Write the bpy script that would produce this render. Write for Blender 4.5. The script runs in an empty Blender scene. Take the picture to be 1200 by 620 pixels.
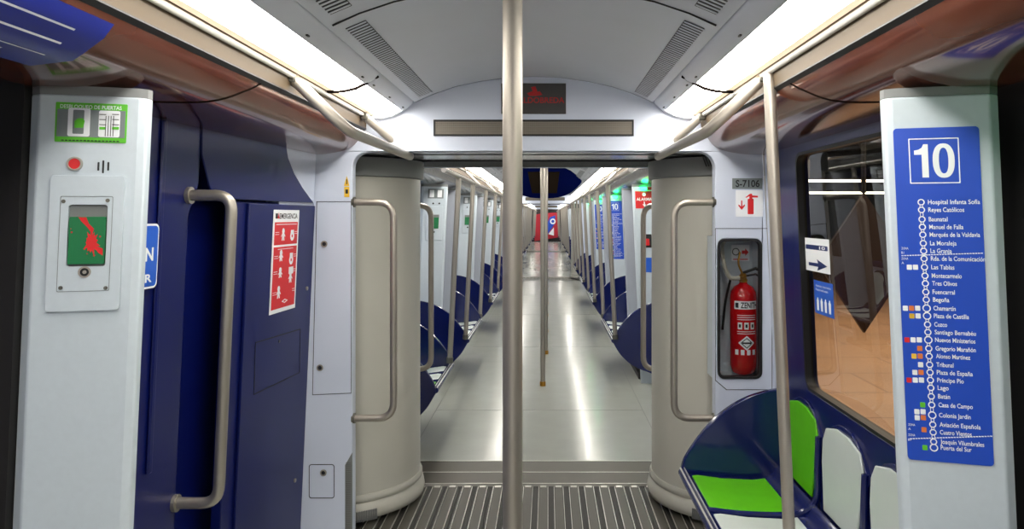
import bpy, bmesh, math, random
from mathutils import Vector, Matrix
from mathutils.geometry import tessellate_polygon
random.seed(7)
sc = bpy.context.scene
COL = sc.collection
PI = math.pi
F = 870.0; VX = 642.0; VY = 253.5
CAM = Vector((.065, 0, 1.5))

# ------------------------------------------------------------------ materials
def lin(c):
    return tuple((x/12.92 if x <= .04045 else ((x+.055)/1.055)**2.4) for x in [v/255 for v in c])
MATS = {}
def mat(name, rgb, rough=.5, metal=0, coat=0, noise=0, nscale=8, emit=0, bump=0, stretch=(1,1,1), spec=.5, rvar=0):
    if name in MATS: return MATS[name]
    m = bpy.data.materials.new(name); m.use_nodes = True
    nt = m.node_tree; b = nt.nodes['Principled BSDF']
    c = lin(rgb)
    b.inputs['Base Color'].default_value = (*c, 1)
    b.inputs['Roughness'].default_value = rough
    b.inputs['Metallic'].default_value = metal
    b.inputs['Coat Weight'].default_value = coat
    b.inputs['Coat Roughness'].default_value = .08
    b.inputs['Specular IOR Level'].default_value = spec
    if emit:
        b.inputs['Emission Color'].default_value = (*c, 1)
        b.inputs['Emission Strength'].default_value = emit
    if noise or bump or rvar:
        tc = nt.nodes.new('ShaderNodeTexCoord'); mp = nt.nodes.new('ShaderNodeMapping')
        mp.inputs['Scale'].default_value = stretch
        nz = nt.nodes.new('ShaderNodeTexNoise'); nz.inputs['Scale'].default_value = nscale; nz.inputs['Detail'].default_value = 6
        nt.links.new(tc.outputs['Object'], mp.inputs[0]); nt.links.new(mp.outputs[0], nz.inputs['Vector'])
        if noise:
            r = nt.nodes.new('ShaderNodeValToRGB')
            r.color_ramp.elements[0].position = .3; r.color_ramp.elements[1].position = .7
            r.color_ramp.elements[0].color = (*[x*(1-noise) for x in c], 1)
            r.color_ramp.elements[1].color = (*[min(1, x*(1+noise)) for x in c], 1)
            nt.links.new(nz.outputs['Fac'], r.inputs[0]); nt.links.new(r.outputs[0], b.inputs['Base Color'])
        if rvar:
            mr = nt.nodes.new('ShaderNodeMapRange')
            mr.inputs['To Min'].default_value = max(.02, rough-rvar); mr.inputs['To Max'].default_value = rough+rvar
            nt.links.new(nz.outputs['Fac'], mr.inputs[0]); nt.links.new(mr.outputs[0], b.inputs['Roughness'])
        if bump:
            bp = nt.nodes.new('ShaderNodeBump'); bp.inputs['Strength'].default_value = bump; bp.inputs['Distance'].default_value = .002
            nt.links.new(nz.outputs['Fac'], bp.inputs['Height']); nt.links.new(bp.outputs[0], b.inputs['Normal'])
    MATS[name] = m
    return m
WHITE = mat('panel_white', (205,212,228), .38, noise=.03, nscale=3, rvar=.06)
CEIL  = mat('ceiling_grey', (204,208,218), .5, noise=.02, nscale=4)
PILL  = mat('pillar_white', (196,206,214), .4, noise=.02, nscale=60)
DRUM  = mat('drum_grey', (184,182,172), .42, noise=.03, nscale=3, rvar=.05)
DRUMD = mat('drum_cap_grey', (122,124,124), .55)
NAVY  = mat('navy_gloss', (7,18,84), .32, spec=.35)
NAVYD = mat('navy_cabinet', (12,22,84), .33, noise=.06, nscale=4, spec=.35)
SEATB = mat('seat_navy', (10,22,82), .22, coat=.4)
GREEN = mat('seat_green', (96,190,16), .35, noise=.06, nscale=12)
SEATW = mat('seat_grey_white', (200,208,204), .35, noise=.03, nscale=8)
COVE  = mat('cove_brown_reflection', (104,56,40), .14, metal=.3, coat=.4, noise=.15, nscale=1.6)  # tan platform reflection put into the near cove's colour as brown; cove itself neutral
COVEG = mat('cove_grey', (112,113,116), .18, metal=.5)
DOORG = mat('door_grey', (140,146,158), .4)
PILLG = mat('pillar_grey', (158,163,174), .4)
STEEL = mat('brushed_steel', (172,165,155), .42, metal=.8, noise=.05, nscale=30, stretch=(1,1,.05))
STEELW= mat('warm_satin_tube', (184,176,165), .4, metal=.7)
STEELD= mat('dark_steel', (112,110,102), .35, metal=.8, noise=.1, nscale=6, stretch=(.2,4,1))
RIDGE = mat('ridge_steel', (82,79,71), .5, metal=.2)
GAPM = mat('ridge_gap', (44,42,38), .6)
THR = mat('threshold_steel', (84,80,70), .45, metal=.25, noise=.06, nscale=8)
CHROME= mat('polished_ceiling_steel', (205,205,208), .22, metal=.6)
ALU   = mat('aluminium_line', (225,223,215), .35, metal=.6)
BLACK = mat('black_rubber', (14,14,16), .5)
DARK  = mat('dark_recess', (28,28,32), .7)
FLOOR = mat('rubber_floor_grey', (172,174,166), .19, coat=.1, noise=.03, nscale=5, rvar=.02)
FLOORD= mat('floor_edge_grey', (90,90,86), .45)
LENS  = mat('lit_lens', (255,251,242), .4, emit=10.0)
LIP   = mat('lens_lip', (236,214,184), .4, emit=.42)
TRIMW = mat('white_tube', (226,224,218), .25, coat=.3)
GAPS  = mat('matte_seam', (20,16,14), .95, spec=0)
STRIP = mat('diffuse_strip', (92,78,60), .5, spec=.2)
BLUE  = mat('map_blue', (20,72,190), .4)
BLUE2 = mat('sticker_blue', (30,92,200), .4)
PRW   = mat('print_white', (240,242,245), .5)
RED   = mat('print_red', (214,28,32), .45)
REDE  = mat('extinguisher_red', (190,12,18), .22, coat=.5)
GRN   = mat('handle_green', (10,112,62), .4)
LIME  = mat('label_green', (92,190,40), .5)
GREYL = mat('label_grey', (120,128,130), .5)
BLKP  = mat('print_black', (18,18,20), .5)
YEL   = mat('print_yellow', (226,182,50), .5)
BRASS = mat('brass', (190,140,60), .3, metal=.9)
HOSE  = mat('hose_beige', (176,172,158), .5)
LED   = mat('led_matrix', (72,66,58), .45, noise=.5, nscale=160)
LEDP  = mat('display_black', (64,62,60), .3)
REDT  = mat('display_red', (176,22,22), .5)
GLAMP = mat('green_lamp', (30,255,120), .3, emit=10)
GLAMN = mat('green_lamp_near', (30,255,120), .3, emit=6)
TAN   = mat('platform_tan', (176,140,108), .45, noise=.12, nscale=1.2)
DTUN  = mat('station_dark', (26,24,24), .7)
DIAM  = mat('diamond_brown', (48,32,26), .5)
TUBEL = mat('station_tube', (255,250,240), .4, emit=6)
PINK  = mat('poster_red', (176,24,44), .4)
ORNG  = mat('tag_orange', (222,120,60), .5)

def tile_mat():
    m = MATS['platform_tan']; nt = m.node_tree; b = nt.nodes['Principled BSDF']
    src = b.inputs['Base Color'].links[0].from_socket
    tc = nt.nodes.new('ShaderNodeTexCoord'); br = nt.nodes.new('ShaderNodeTexBrick')
    br.inputs['Scale'].default_value = 1; br.inputs['Brick Width'].default_value = 1.2; br.inputs['Row Height'].default_value = .8
    br.inputs['Mortar Size'].default_value = .015; br.inputs['Color1'].default_value = (1,1,1,1); br.inputs['Color2'].default_value = (.9,.88,.86,1); br.inputs['Mortar'].default_value = (.62,.58,.55,1)
    mx = nt.nodes.new('ShaderNodeMix'); mx.data_type = 'RGBA'; mx.blend_type = 'MULTIPLY'; mx.inputs[0].default_value = 1
    nt.links.new(tc.outputs['Object'], br.inputs['Vector'])
    nt.links.new(src, mx.inputs[6]); nt.links.new(br.outputs['Color'], mx.inputs[7]); nt.links.new(mx.outputs[2], b.inputs['Base Color'])
tile_mat()
def led_mat():
    m = MATS['led_matrix']; nt = m.node_tree; b = nt.nodes['Principled BSDF']
    for l in list(b.inputs['Base Color'].links): nt.links.remove(l)
    tc = nt.nodes.new('ShaderNodeTexCoord')
    br = nt.nodes.new('ShaderNodeTexBrick'); br.offset = 0
    br.inputs['Scale'].default_value = 1; br.inputs['Brick Width'].default_value = .0095; br.inputs['Row Height'].default_value = .0095
    br.inputs['Mortar Size'].default_value = .0016
    br.inputs['Color1'].default_value = (*lin((92,80,70)),1); br.inputs['Color2'].default_value = (*lin((78,70,62)),1); br.inputs['Mortar'].default_value = (*lin((130,124,112)),1)
    mp = nt.nodes.new('ShaderNodeMapping'); mp.inputs['Rotation'].default_value = (PI/2,0,0)
    nt.links.new(tc.outputs['Object'], mp.inputs[0]); nt.links.new(mp.outputs[0], br.inputs['Vector'])
    nt.links.new(br.outputs['Color'], b.inputs['Base Color'])
led_mat()

def glass_mat(name, tint, ior=1.5):
    m = bpy.data.materials.new(name); m.use_nodes = True
    nt = m.node_tree; nt.nodes.remove(nt.nodes['Principled BSDF'])
    out = nt.nodes['Material Output']
    t = nt.nodes.new('ShaderNodeBsdfTransparent'); t.inputs[0].default_value = (*lin(tint), 1)
    g = nt.nodes.new('ShaderNodeBsdfGlossy'); g.inputs['Roughness'].default_value = .01
    fr = nt.nodes.new('ShaderNodeFresnel'); fr.inputs['IOR'].default_value = ior
    mx = nt.nodes.new('ShaderNodeMixShader')
    geo = nt.nodes.new('ShaderNodeNewGeometry'); sb = nt.nodes.new('ShaderNodeMath'); sb.operation = 'SUBTRACT'; sb.inputs[0].default_value = 1
    ml = nt.nodes.new('ShaderNodeMath'); ml.operation = 'MULTIPLY'
    nt.links.new(geo.outputs['Backfacing'], sb.inputs[1]); nt.links.new(sb.outputs[0], ml.inputs[0]); nt.links.new(fr.outputs[0], ml.inputs[1])
    nt.links.new(ml.outputs[0], mx.inputs[0]); nt.links.new(t.outputs[0], mx.inputs[1]); nt.links.new(g.outputs[0], mx.inputs[2])
    nt.links.new(mx.outputs[0], out.inputs[0]); return m
GLASS = glass_mat('window_glass', (228,220,208), 1.6)
CLEAR = glass_mat('clear_cover', (240,240,240), 1.25)

# ------------------------------------------------------------------ mesh helpers
class MB:
    def __init__(s): s.v = []; s.f = []; s.m = []; s.mi = 0
    def add(s, vs, fs):
        o = len(s.v); s.v += [tuple(v) for v in vs]; s.f += [tuple(i+o for i in f) for f in fs]; s.m += [s.mi]*len(fs); return s
    def box(s, c, d, R=None):
        vs = []
        for x in (-.5,.5):
            for y in (-.5,.5):
                for z in (-.5,.5):
                    p = Vector((x*d[0], y*d[1], z*d[2]))
                    if R: p = R @ p
                    vs.append(p+Vector(c))
        return s.add(vs, [(0,1,3,2),(4,6,7,5),(0,4,5,1),(2,3,7,6),(0,2,6,4),(1,5,7,3)])
    def span(s, a, b):
        return s.box([(a[i]+b[i])/2 for i in range(3)], [abs(b[i]-a[i]) for i in range(3)])
    def tube(s, path, r, n=14, caps=True):
        P = [Vector(p) for p in path]; rs = r if isinstance(r, (list,tuple)) else [r]*len(P)
        vs = []; up = None
        for i, p in enumerate(P):
            if i == 0: t = (P[1]-P[0])
            elif i == len(P)-1: t = P[-1]-P[-2]
            else: t = (P[i+1]-p).normalized()+(p-P[i-1]).normalized()
            t.normalize()
            if up is None:
                up = t.orthogonal().normalized()
            else:
                up = (up - t*up.dot(t)).normalized()
            w = t.cross(up)
            for k in range(n):
                a = 2*PI*k/n
                vs.append(p+(up*math.cos(a)+w*math.sin(a))*rs[i])
        fs = []
        for i in range(len(P)-1):
            for k in range(n):
                fs.append((i*n+k, i*n+(k+1)%n, (i+1)*n+(k+1)%n, (i+1)*n+k))
        if caps:
            fs.append(tuple(range(n-1,-1,-1))); fs.append(tuple((len(P)-1)*n+k for k in range(n)))
        return s.add(vs, fs)
    def lathe(s, prof, c=(0,0,0), n=48, axis=None):
        vs = []; fs = []
        for r, z in prof:
            for k in range(n):
                a = 2*PI*k/n
                p = Vector((r*math.cos(a), r*math.sin(a), z))
                if axis: p = axis @ p
                vs.append(p+Vector(c))
        for i in range(len(prof)-1):
            for k in range(n):
                fs.append((i*n+k, i*n+(k+1)%n, (i+1)*n+(k+1)%n, (i+1)*n+k))
        fs.append(tuple(range(n-1,-1,-1))); fs.append(tuple((len(prof)-1)*n+k for k in range(n)))
        return s.add(vs, fs)
    def sheet(s, prof, y0, y1, thick=0, dirn=None, ny=1):
        # prof: list of (x,z); extruded along y ; thickness offset dirn
        d = Vector(dirn) if dirn else Vector((0,0,thick))
        n = len(prof)
        def ring(y): return [Vector((x,y,z)) for x,z in prof]+[Vector((x,y,z))+d for x,z in reversed(prof)]
        vs = []
        for j in range(ny+1): vs += ring(y0+(y1-y0)*j/ny)
        N = 2*n; fs = []
        for j in range(ny):
            for k in range(N): fs.append((j*N+k, j*N+(k+1)%N, (j+1)*N+(k+1)%N, (j+1)*N+k))
        for k in range(n-1):
            fs.append((k, N-1-k, N-2-k, k+1)); o = ny*N; fs.append((o+k, o+k+1, o+N-2-k, o+N-1-k))
        return s.add(vs, fs)
    def plate(s, loops, fr, w0, w1):
        tris = tessellate_polygon([[Vector((u,v,0)) for u,v in l] for l in loops])
        flat = [p for l in loops for p in l]; n = len(flat)
        vs = [fr.p(u,v,w1) for u,v in flat]+[fr.p(u,v,w0) for u,v in flat]
        fs = []
        for t in tris:
            a,b,c = [Vector((*flat[i],0)) for i in t]
            if (b-a).cross(c-a).z < 0: t = (t[0],t[2],t[1])
            fs.append(tuple(t)); fs.append((t[2]+n, t[1]+n, t[0]+n))
        o = 0
        for l in loops:
            m = len(l)
            for k in range(m):
                a, b = o+k, o+(k+1)%m
                fs.append((a, a+n, b+n, b))
            o += m
        return s.add(vs, fs)
    def build(s, name, m, parent=None, bevel=0, smooth=35, seg=2, recalc=True):
        vv = s.v
        if parent:
            L = Vector((0,0,0)); pp = parent
            while pp: L += pp.location; pp = pp.parent
            vv = [(x-L[0], y-L[1], z-L[2]) for x,y,z in s.v]
        me = bpy.data.meshes.new(name); me.from_pydata(vv, [], s.f)
        ms = m if isinstance(m, (list,tuple)) else [m]
        for x in ms: me.materials.append(x)
        for p, i in zip(me.polygons, s.m): p.material_index = i
        bm = bmesh.new(); bm.from_mesh(me)
        if recalc: bmesh.ops.recalc_face_normals(bm, faces=bm.faces)
        for f in bm.faces: f.smooth = True
        for e in bm.edges:
            if len(e.link_faces) == 2: e.smooth = e.calc_face_angle(0) < math.radians(smooth)
        bm.to_mesh(me); bm.free()
        o = bpy.data.objects.new(name, me); COL.objects.link(o)
        if bevel:
            b = o.modifiers.new('bevel', 'BEVEL'); b.width = bevel; b.segments = seg; b.limit_method = 'ANGLE'; b.angle_limit = math.radians(40)
            b.harden_normals = False
        if parent:
            o.parent = parent
        return o

class Frame:
    def __init__(s, O, U, V, flip=False):
        s.O = Vector(O); s.U = Vector(U).normalized(); s.V = Vector(V); s.N = s.U.cross(s.V).normalized()
    def p(s, u, v, w=0): return s.O+s.U*u+s.V*v+s.N*w
    def hit(s, px, py):
        d = Vector(((px-VX)/F, 1, (VY-py)/F))
        t = (s.O-CAM).dot(s.N)/d.dot(s.N)
        q = CAM+d*t-s.O
        # solve q = u U + v V
        uu, uv, vv = s.U.dot(s.U), s.U.dot(s.V), s.V.dot(s.V)
        a, b = q.dot(s.U), q.dot(s.V); det = uu*vv-uv*uv
        return ((a*vv-b*uv)/det, (b*uu-a*uv)/det)
    def loop(s, pts): return [s.hit(*p) for p in pts]
def front(D): return Frame((0, D, 0), (1,0,0), (0,0,1))      # u = x, v = z, normal towards -y

def rr(x0, y0, x1, y1, r, n=5):
    pts = []
    for cx, cy, a0 in ((x1-r,y1-r,0),(x0+r,y1-r,90),(x0+r,y0+r,180),(x1-r,y0+r,270)):
        for k in range(n+1):
            a = math.radians(a0+90*k/n); pts.append((cx+r*math.cos(a), cy+r*math.sin(a)))
    return pts
def circ(cx, cy, r, n=18): return [(cx+r*math.cos(2*PI*k/n), cy+r*math.sin(2*PI*k/n)) for k in range(n)]
def bbox(fr, x0, y0, x1, y1):
    "pixel box measured in the photograph -> box in a frame's own metres"
    a = fr.hit(x0, (y0+y1)/2); b = fr.hit(x1, (y0+y1)/2); c = fr.hit((x0+x1)/2, y1); d = fr.hit((x0+x1)/2, y0)
    return (min(a[0],b[0]), c[1], max(a[0],b[0]), d[1])
def bez(pts, n=8):
    "Catmull-Rom through points"
    out = []; P = [Vector(p) for p in pts]; P = [P[0]*2-P[1]]+P+[P[-1]*2-P[-2]]
    for i in range(1, len(P)-2):
        for k in range(n):
            t = k/n; a,b,c,d = P[i-1],P[i],P[i+1],P[i+2]
            out.append(.5*((2*b)+(c-a)*t+(2*a-5*b+4*c-d)*t*t+(3*b-a-3*c+d)*t**3))
    out.append(P[-2]); return out
def fillet(pts, r, n=6):
    P = [Vector(p) for p in pts]; out = [P[0]]
    for i in range(1, len(P)-1):
        a = (P[i-1]-P[i]).normalized(); b = (P[i+1]-P[i]).normalized()
        A = P[i]+a*r; B = P[i]+b*r
        for k in range(n+1):
            t = k/n; out.append(A*(1-t)**2+P[i]*2*t*(1-t)+B*t*t)
    out.append(P[-1]); return out

TXT = {}
def textmesh(body, bold=0):
    k = (body, bold)
    if k in TXT: return TXT[k]
    cu = bpy.data.curves.new('t', 'FONT'); cu.body = body; cu.size = 1; cu.offset = bold; cu.resolution_u = 3; cu.fill_mode = 'FRONT'
    ob = bpy.data.objects.new('t', cu); COL.objects.link(ob)
    me = bpy.data.meshes.new_from_object(ob)
    vs = [(v.co.x, v.co.y) for v in me.vertices]; fs = [tuple(p.vertices) for p in me.polygons]
    bpy.data.objects.remove(ob); bpy.data.curves.remove(cu); bpy.data.meshes.remove(me)
    TXT[k] = (vs, fs); return TXT[k]
def put_text(mb, body, fr, u0, v0, u1, h, w=.002, bold=.0, fitw=True, mirror=False):
    "cap-height h, left at u0, width fitted to u1-u0"
    vs, fs = textmesh(body, bold)
    if not vs: return
    xs = [v[0] for v in vs]; a, b = min(xs), max(xs)
    sy = h/.70
    sx = (u1-u0)/(b-a) if fitw else sy
    pts = [fr.p(u0+((b-x) if mirror else (x-a))*sx, v0+y*sy, w) for x, y in vs]
    mb.add(pts, fs)

def ten(mb, fr, u0, v0, u1, v1, w0, w1):
    W = u1-u0; H = v1-v0; q = lambda u,v: (u0+u*W, v0+v*H)
    mb.plate([[q(.20,0),q(.36,0),q(.36,1),(q(.25,1)),q(.21,.90),q(.13,.84),q(.02,.815),q(.02,.69),q(.20,.69)]], fr, w0, w1)
    def el(a,b): return [(q(.73,.5)[0]+math.copysign(abs(math.cos(t))**.85,math.cos(t))*a*W, q(0,.5)[1]+math.copysign(abs(math.sin(t))**.85,math.sin(t))*b*H) for t in [2*PI*k/32 for k in range(32)]]
    mb.plate([el(.265,.515), el(.115,.385)], fr, w0, w1)
def tag(o, label, cat=None, group=None):
    o['label'] = label
    if cat: o['category'] = cat
    if group: o['group'] = group
    return o
def struct(o, label=None):
    o['kind'] = 'structure'
    if label: o['label'] = label
    return o
def empty(name, loc, label, cat, group=None):
    o = bpy.data.objects.new(name, None); COL.objects.link(o); o.location = loc; o.empty_display_size = .1
    bpy.context.view_layer.update() if False else None
    return tag(o, label, cat, group)
def dup(o, dy=0, dx=0, parent=None, mirror=False):
    c = o.copy(); COL.objects.link(c)
    if parent is not None: c.parent = parent
    else:
        c.location = (o.location.x+dx, o.location.y+dy, o.location.z)
    for ch in list(CH.get(o.name, [])) if False else [x for x in o.children]:
        dup(ch, parent=c)
    return c
ORD = ['first','second','third','fourth','fifth','sixth','seventh','eighth','ninth','tenth','eleventh','twelfth','thirteenth','fourteenth','fifteenth','sixteenth','seventeenth','eighteenth','nineteenth','twentieth']
SN = {-1:'left', 1:'right'}
LEAN = .045
def wx(z): return 1.05+LEAN*(1.8-z)       # wall surface x at height z

# ------------------------------------------------------------------ shell
CARS = [(-3.0, 3.4), (4.54, 17.3), (18.5, 31.0), (32.2, 44.0)]
ceilprof = [(0,2.14),(.12,2.1355),(.25,2.118),(.36,2.094),(.455,2.062)]
half = [(x,z) for x,z in ceilprof]+[(.52,2.034),(.545,2.022),(.552,2.03),(.558,2.018),(.60,1.99)]
full = [(-x,z) for x,z in reversed(half)]+half[1:]
for ci, (a, b) in enumerate(CARS):
    mb = MB(); mb.sheet(full, a, b, dirn=(0,0,.05)); struct(mb.build('ceiling', CEIL, smooth=20))
    # floor
    mb = MB(); mb.span((-1.25,a,-.06),(1.25,b,0)); fl = mb.build('floor', FLOOR); struct(fl)
    mb = MB()
    for s in (-1,1): mb.span((s*.80-.002,a,0),(s*.80+.002,b,.0012))
    y = a+1.2
    while y < b: mb.span((-.8,y-.0015,0),(.8,y+.0015,.0010)); y += 2.8
    o = mb.build('trim_floor_joints', FLOORD); struct(o)
    for s in (-1,1):
        # cove between light strip and wall
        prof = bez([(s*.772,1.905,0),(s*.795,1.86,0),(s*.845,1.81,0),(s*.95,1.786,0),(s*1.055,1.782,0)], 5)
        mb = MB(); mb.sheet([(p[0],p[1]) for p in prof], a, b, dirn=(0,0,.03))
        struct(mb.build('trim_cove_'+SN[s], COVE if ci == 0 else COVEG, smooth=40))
        # strip under the lens
        mb = MB(); mb.sheet([(s*.745,1.957),(s*.762,1.95),(s*.768,1.903),(s*.776,1.905)], a, b, dirn=(s*.004,0,.012))
        struct(mb.build('trim_light_strip_'+SN[s], STRIP, smooth=20))

# cove seams in the near car
for s in (-1,1):
    for y0 in (2.02,):
        pts = [(s*.775,y0+.18,1.900),(s*.795,y0+.10,1.860),(s*.845,y0-.02,1.810),(s*.95,y0-.17,1.786),(s*1.045,y0-.21,1.782)]
        mb = MB(); mb.tube([Vector(p) for p in bez(pts,6)], .0028, 6)
        struct(mb.build('trim_cove_seam', GAPS))
    mb = MB(); mb.sheet([(s*.766,1.898),(s*.772,1.893),(s*.786,1.885)], -3, 3.4, dirn=(0,0,.004)); struct(mb.build('trim_shadow_gap', BLACK))
# ceiling seam
mb = MB()
pts = [Vector((x, 2.05, z-.001)) for x,z in [(-.53,2.028),(-.455,2.062),(-.36,2.094),(-.25,2.118),(-.12,2.1355),(0,2.14),(.12,2.1355),(.25,2.118),(.36,2.094),(.455,2.062),(.53,2.028)]]
mb.tube(pts, .003, 6); struct(mb.build('trim_ceiling_seam', BLACK))

# back wall behind the camera
fr = front(-3.0)
mb = MB(); mb.span((-1.25,-3.06,0),(1.25,-3.0,2.2)); struct(mb.build('wall_back', WHITE))

# ---- side walls: near car
WL = Frame((-1.131,0,0),(0,1,0),(LEAN,0,1)); WR = Frame((1.131,0,0),(0,-1,0),(-LEAN,0,1))
WC = Frame((-1.2754,0,0),(.061,1,0),(LEAN,0,1))
# left near wall (recess depth) from pillar to end
mb = MB(); mb.plate([[(-3,0),(3.395,0),(3.395,1.8),(-3,1.8)]], WL, -.14, -.10); struct(mb.build('wall_left', NAVY))
mb = MB()
mb.plate([[(1.78,0),(2.3,0),(2.34,.4),(2.34,1.5),(2.40,1.60),(2.40,1.8),(1.78,1.8)]], WL, -.10, -.004)
for u in (1.88, 2.02, 2.16): mb.plate([[(u-.012,.75),(u+.012,.75),(u+.012,1.78),(u-.012,1.78)]], WL, -.004, .006)
struct(mb.build('trim_ribbed_wall', NAVY, bevel=.006))
# white corner of side wall near gangway
# upper blue fascia with curved end
edge = WC.loop([(335,167),(338,185),(345,203),(355,220),(368,238)])
ccy = WC.hit(368,300)[0]-.008; ccz = edge[-1][1]-.004
mb = MB(); mb.plate([[(ccy,0),(3.398,0),(3.398,1.8),(3.02,1.8),(3.02,ccz),(ccy,ccz)]], WC, -.06, -.006); struct(mb.build('wall_left', WHITE))
lo = [(2.40,1.8),(2.40,1.6),(2.44,edge[-1][1]+.0),(edge[-1][0],edge[-1][1])]
loop = [(2.40,1.799),(2.405,1.70),(2.46,1.60),(2.50,edge[-1][1])]+list(reversed(edge))
mb = MB(); mb.plate([loop], WC, -.006, .0); struct(mb.build('trim_blue_fascia', NAVYD, bevel=.004))
# right near wall with window
w0 = WR.hit(932,180); w1 = WR.hit(945,455)
WU0, WV1, WV0 = w0[0], w0[1], w1[1]
hole = rr(WU0, WV0, -1.86, WV1, .05)
mb = MB(); mb.plate([[(-3.21,.30),(-1.79,.30),(-1.79,1.8),(-3.21,1.8)], hole], WR, -.05, 0)
struct(mb.build('wall_right', NAVY, bevel=.006))
mb = MB(); mb.plate([[(-3.398,0),(-3.2,0),(-3.2,1.8),(-3.398,1.8)]], WR, -.05, -.004); mb.plate([[(-3.25,0),(-1.79,0),(-1.79,.302),(-3.25,.302)]], WR, -.05, -.004)
struct(mb.build('wall_right', WHITE))
# wall around door zone behind the pillars, dark jambs
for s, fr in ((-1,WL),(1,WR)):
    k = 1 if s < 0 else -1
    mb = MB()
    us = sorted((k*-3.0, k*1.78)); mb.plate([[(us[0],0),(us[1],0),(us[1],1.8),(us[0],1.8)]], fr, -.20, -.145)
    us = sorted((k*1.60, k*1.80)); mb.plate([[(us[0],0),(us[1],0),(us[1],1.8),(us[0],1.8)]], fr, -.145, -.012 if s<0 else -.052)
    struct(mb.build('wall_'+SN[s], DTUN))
def rubber(fr, hole, w=.012):
    us = [p[0] for p in hole]; vs = [p[1] for p in hole]
    inner = rr(min(us)+w, min(vs)+w, max(us)-w, max(vs)-w, .045)
    mb = MB(); mb.plate([hole, inner], fr, -.03, .003); return mb
win = MB(); win.plate([rr(WU0+.005,WV0+.005,-1.865,WV1-.005,.045)], WR, -.026, -.02)
win = win.build('window_1', GLASS); struct(win)
o = rubber(WR, hole).build('window_seal', BLACK, parent=win)

# ------------------------------------------------------------------ end portals
def portal(y, facing, name):
    fr = front(y)
    outer = [(-1.125,0),(-1.135,.2),(-1.05,1.80),(-.78,1.90),(-.765,1.955)]+[(-x,z) for x,z in reversed(half)]+half[1:]+[(.765,1.955),(.78,1.90),(1.05,1.80),(1.135,.2),(1.125,0)]
    R = .07; ins = [(.83,0)]
    for k in range(7):
        a = PI/2*k/6; ins.append((.83-R+R*math.cos(a), 1.795-R+R*math.sin(a)))
    ins += [(-x,z) for x,z in reversed(ins)]
    loop = outer+[(1.125,0)][:0]+ins
    # outer goes left->right over the top, then the opening right->left
    mb = MB(); return mb, fr, outer, ins
def build_portal(y0, y1, hole=None, name='wall_gangway_end'):
    mb, fr, outer, ins = portal(y0, 1, name)
    loops = [outer+ins]
    if hole: loops.append(hole)
    mb.plate(loops, fr, -(y1-y0), 0)
    return struct(mb.build(name, WHITE, bevel=.006))
P1 = front(3.40)
case = rr(*bbox(P1,841,280,893,444), .03)
def fixbb(b): return b
build_portal(3.40, 3.46, case)
build_portal(4.50, 4.54)
for i,(a,b) in enumerate(CARS[1:], 1):
    if i < 3: build_portal(b, b+.06); build_portal(CARS[i+1][0]-.06, CARS[i+1][0])

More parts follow.
